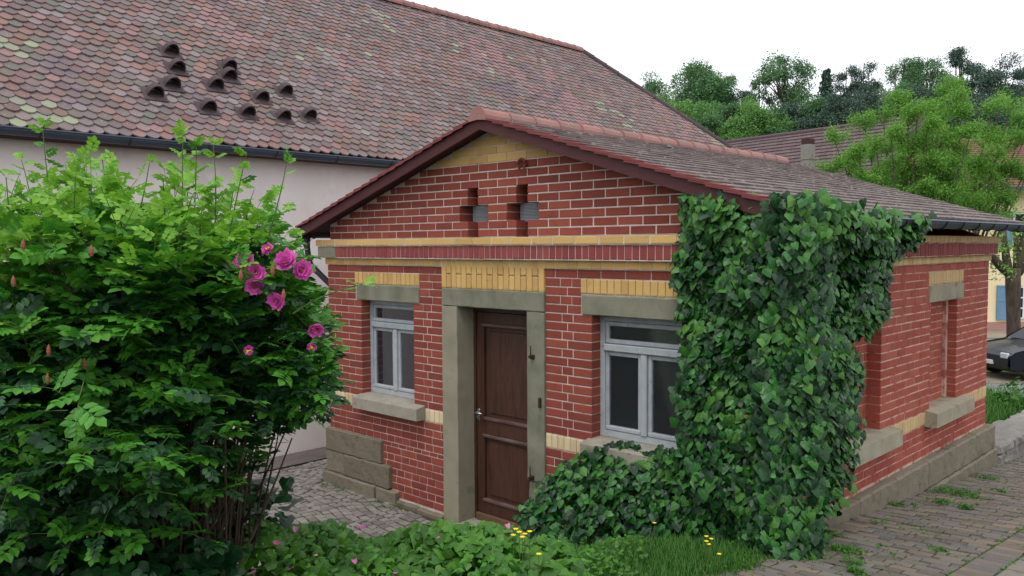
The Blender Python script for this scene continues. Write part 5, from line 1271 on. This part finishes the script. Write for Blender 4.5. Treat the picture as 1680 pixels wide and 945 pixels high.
FT = [
 (1072, 130, 215, 62, 118, 'far_green', 'rounded green tree at the left end of the hill, beside the barn roof', 'broad', 0, 1.),
 (1140, 120, 235, 98, 116, 'far_green', 'broad domed green tree, the widest on the left of the hill', 'broad', 0, 1.6),
 (1182, 126, 215, 50, 119, 'far_green', 'tall narrow green tree at the right edge of the domed tree', 'broad', .5, 1.),
 (1092, 155, 240, 60, 108, 'far_lime', 'light green tree in front of the dome, close to the barn hip', 'broad', 0, 1.),
 (1160, 172, 245, 52, 106, 'far_lime', 'light green tree below the domed tree', 'broad', 0, 1.),
 (1127, 165, 245, 34, 104, 'far_dark', 'small dark tree between two light green ones', 'broad', 0, .8),
 (1216, 150, 235, 46, 114, 'far_dark', 'dark pine in the dip left of the tall airy tree', 'pine', .2, 1.),
 (1243, 118, 235, 40, 118, 'far_green', 'thin leaning tree just left of the tall airy tree', 'pine', .6, .9),
 (1283, 94, 195, 86, 115, 'far_green', 'tall airy tree with open branches against the sky', 'broad', .75, 1.25),
 (1312, 150, 230, 44, 113, 'far_green', 'slim green tree at the right foot of the airy tree', 'broad', .6, .8),
 (1351, 124, 235, 42, 112, 'far_dark', 'pointed spruce standing alone against the sky', 'spruce', 0, 1.2),
 (1384, 112, 235, 50, 114, 'far_dark', 'bushy dark pine right of the pointed spruce', 'pine', .1, 1.2),
 (1412, 98, 235, 52, 115, 'far_dark', 'tall pine with a knobbly top left of the bright tree', 'pine', .2, 1.3),
 (1436, 150, 235, 40, 112, 'far_green', 'lower green tree between the pines and the bright tree', 'broad', .3, .9),
 (1478, 96, 215, 60, 116, 'far_green', 'airy green tree behind the left of the bright tree', 'broad', .4, 1.1),
 (1515, 90, 220, 68, 114, 'far_green', 'rounded green tree behind the middle of the bright tree', 'broad', .1, 1.4),
 (1570, 72, 235, 60, 113, 'far_dark', 'tallest dark pine with two ragged tops', 'pine', .3, 1.4),
 (1632, 92, 280, 74, 108, 'far_dark', 'dark bushy pine near the right edge', 'pine', 0, 1.9),
 (1678, 100, 290, 50, 110, 'far_dark', 'dark pine cut by the right edge of the view', 'pine', 0, 1.3),
 (1600, 150, 300, 60, 106, 'far_dark', 'dark pine between the bright tree and the right pines', 'pine', .1, 1.2)]
for a in FT: far_tree(*a)
LOW = [(1072, 175, 60, 'far_green', 'low green tree hugging the top of the barn hip'), (1110, 185, 60, 'far_lime', 'low light green tree beside the barn hip, under the domed tree'), (1150, 195, 60, 'far_green', 'low green tree directly under the domed tree'), (1192, 185, 55, 'far_green', 'low green tree under the right edge of the domed tree'),
 (1230, 180, 60, 'far_lime', 'low light green tree left below the airy tree'), (1262, 190, 50, 'far_green', 'low green tree below the left half of the airy tree'), (1300, 185, 56, 'far_dark', 'low dark tree below the right half of the airy tree'), (1335, 175, 54, 'far_green', 'low green tree at the left foot of the pointed spruce'),
 (1366, 170, 56, 'far_dark', 'low dark tree at the right foot of the pointed spruce'), (1398, 160, 56, 'far_dark', 'low dark tree under the knobbly pine'), (1430, 165, 60, 'far_dark', 'low dark tree left behind the bright feathery tree'), (1470, 150, 60, 'far_green', 'low green tree behind the left part of the feathery tree'),
 (1510, 150, 64, 'far_dark', 'low dark tree behind the centre of the feathery tree'), (1555, 140, 64, 'far_dark', 'low dark tree under the tallest pine'), (1600, 170, 64, 'far_dark', 'low dark tree between the feathery and the slender tree'), (1650, 190, 80, 'far_dark', 'low dark tree behind the slender tree'),
 (1205, 215, 44, 'far_lime', 'smallest light green bush just above the brown roof ridge at its left end'), (1275, 208, 54, 'far_lime', 'light green bush just above the brown roof, below the airy tree'), (1240, 212, 54, 'far_green', 'green bush just above the middle of the brown roof')]
for k, (px, pt, w_, mtr, lb) in enumerate(LOW):
    far_tree(px, pt-12, 275, w_*1.15, 98+k % 4, mtr, lb, 'broad', 0, 1.4, group='low bushy trees along the foot of the hill')
def spray_tree(px, D_, stems_, tips, material, label, cat='tree', group=None, gz_=None, leaf=.075, per=10, name='young_tree', lowz=None):
    p = at(px, D_); gz_ = -1.72 if gz_ is None else gz_; root = empty(name, (p[0], p[1], gz_), label, cat, group); tr = MB(); P = []; Dr = []
    base = np.array([p[0], p[1], gz_])
    for (tx, ty, dD) in tips:
        tip = at(tx, D_+dD, ty); b0_ = base+A3*R.uniform(-.25, .25)*stems_+B3*R.uniform(-.3, .3)*stems_
        mid = base*.5+tip*.5; mid = mid+(base-mid)*[.35, .35, 0]; pts = bez(b0_, mid, tip, 9); tr.tube(pts, [.045*(1-i/9)+.008 for i in range(9)], 6, False)
        for i in range(3, 9):
            pp = np.array(pts[i])
            for _ in range(R.randint(3, 5)):
                a = R.uniform(0, 6.28); dr = A3*math.cos(a)*.7+B3*math.sin(a)*.7+Z3*R.uniform(.3, 1.6); dr /= np.linalg.norm(dr); L3 = R.uniform(.35, .75)*(1.15-.07*i)
                e_ = pp+dr*L3; tr.tube([tuple(pp), tuple(pp+dr*L3*.5+Z3*.04), tuple(e_)], [.008, .005, .003], 4, False)
                for s_ in np.linspace(.25, 1.05, 7):
                    P.append(pp+dr*L3*s_+Z3*(.06*math.sin(s_*3))); Dr.append(dr)
    P = np.array(P); Dr = np.array(Dr)
    if lowz is not None: kq = P[:, 2] > lowz; P = P[kq]; Dr = Dr[kq]
    n = len(P)*per; Q = np.repeat(P, per, 0)+NR.normal(0, .075, (n, 3)); d2 = np.repeat(Dr, per, 0)*.8+NR.normal(0, .6, (n, 3))
    mt = frames(Q, NR.normal(0, .6, (n, 3))+[0, 0, 1], d2, NR.uniform(leaf*.6, leaf*1.3, n)); V, Fc = instance(quad_leaf(.36), mt)
    tr.build('trunk', 'bark_pale', root); o = bpy.data.objects.new('crown', npmesh('crown', V, Fc, M[material])); link(o, root); return root
tips = []
for tx, ty in ((1372, 225), (1392, 262), (1362, 275), (1400, 310), (1420, 200), (1438, 235), (1450, 190), (1462, 215), (1478, 165), (1490, 195), (1505, 175), (1520, 205), (1535, 175), (1548, 150), (1560, 135), (1572, 160), (1585, 180), (1590, 215), (1580, 250), (1595, 270), (1570, 290), (1545, 300), (1555, 230), (1525, 250), (1500, 240), (1475, 260), (1450, 280), (1425, 290), (1440, 330), (1480, 320), (1520, 330), (1560, 340), (1590, 330), (1410, 250), (1500, 290), (1540, 270)): tips.append((tx, ty+14, R.uniform(-1.1, 1.1)))
spray_tree(1485, 19.5, 2.2, tips, 'bright', 'bright yellow-green feathery tree with many stems behind the brick house roof', gz_=-1.6, leaf=.058, per=48, name='feathery_tree')
tips = [(1625, 190, 0), (1640, 178, .4), (1655, 190, -.4), (1668, 205, .3), (1615, 230, .5), (1678, 235, 0), (1690, 190, .5), (1635, 260, -.5), (1655, 290, .3), (1610, 300, .2), (1680, 300, .2), (1700, 250, 0)]
spray_tree(1550, 20.5, .8, tips, 'bright', 'slender yellow-green tree with thin upright stems near the right edge', leaf=.065, per=26, gz_=-1.6, lowz=2.15, name='slender_tree')
# old tree with the dark trunk
p = at(1666, 25.5); tz = -1.7; old = empty('old_tree', (p[0], p[1], tz), 'old tree with a thick dark rough trunk in front of the cream house', 'tree')
tr = MB(); base = np.array([p[0], p[1], tz-.1]); fk = at(1662, 25.5, 468)
tr.tube([tuple(base), tuple(base+Z3*.5), tuple((base+fk)/2), tuple(fk), tuple(at(1662, 25.5, 440))], [.27, .205, .19, .21, .21], 14)
lm = []
for tx, ty, r_ in ((1618, 408, .12), (1645, 372, .14), (1668, 368, .16), (1705, 380, .14), (1688, 350, .12), (1608, 395, .06)):
    e_ = at(tx, 25.5+R.uniform(-.5, .5), ty); s0 = at(1655 if tx < 1660 else 1670, 25.5, 448); mid = (s0+e_)/2+Z3*-.15; pts = bez(s0, mid, e_, 6); tr.tube(pts, [.14, .13, .12, .10, r_*.7, r_*.55], 9); lm.append(e_)
tr.build('trunk', 'bark', old, True)
P = []
for px, py in ((1625, 425), (1612, 412), (1640, 420), (1650, 400), (1630, 395), (1665, 405), (1680, 420), (1635, 440), (1690, 360), (1660, 350), (1700, 340), (1648, 445), (1672, 380)): P.append(at(px, 25.5+R.uniform(-.4, .4), py))
P = np.array(P); mt = leaves_at(P, 60, .11, .17); V, Fc = instance(quad_leaf(.6), mt); o = bpy.data.objects.new('leafy_shoots', npmesh('leafy_shoots', V, Fc, M['bright'])); link(o, old); o['kind'] = 'stuff'
for o in list(bpy.data.objects):
    if '_l' in o: del o['_l']
print('objects', len(bpy.data.objects))
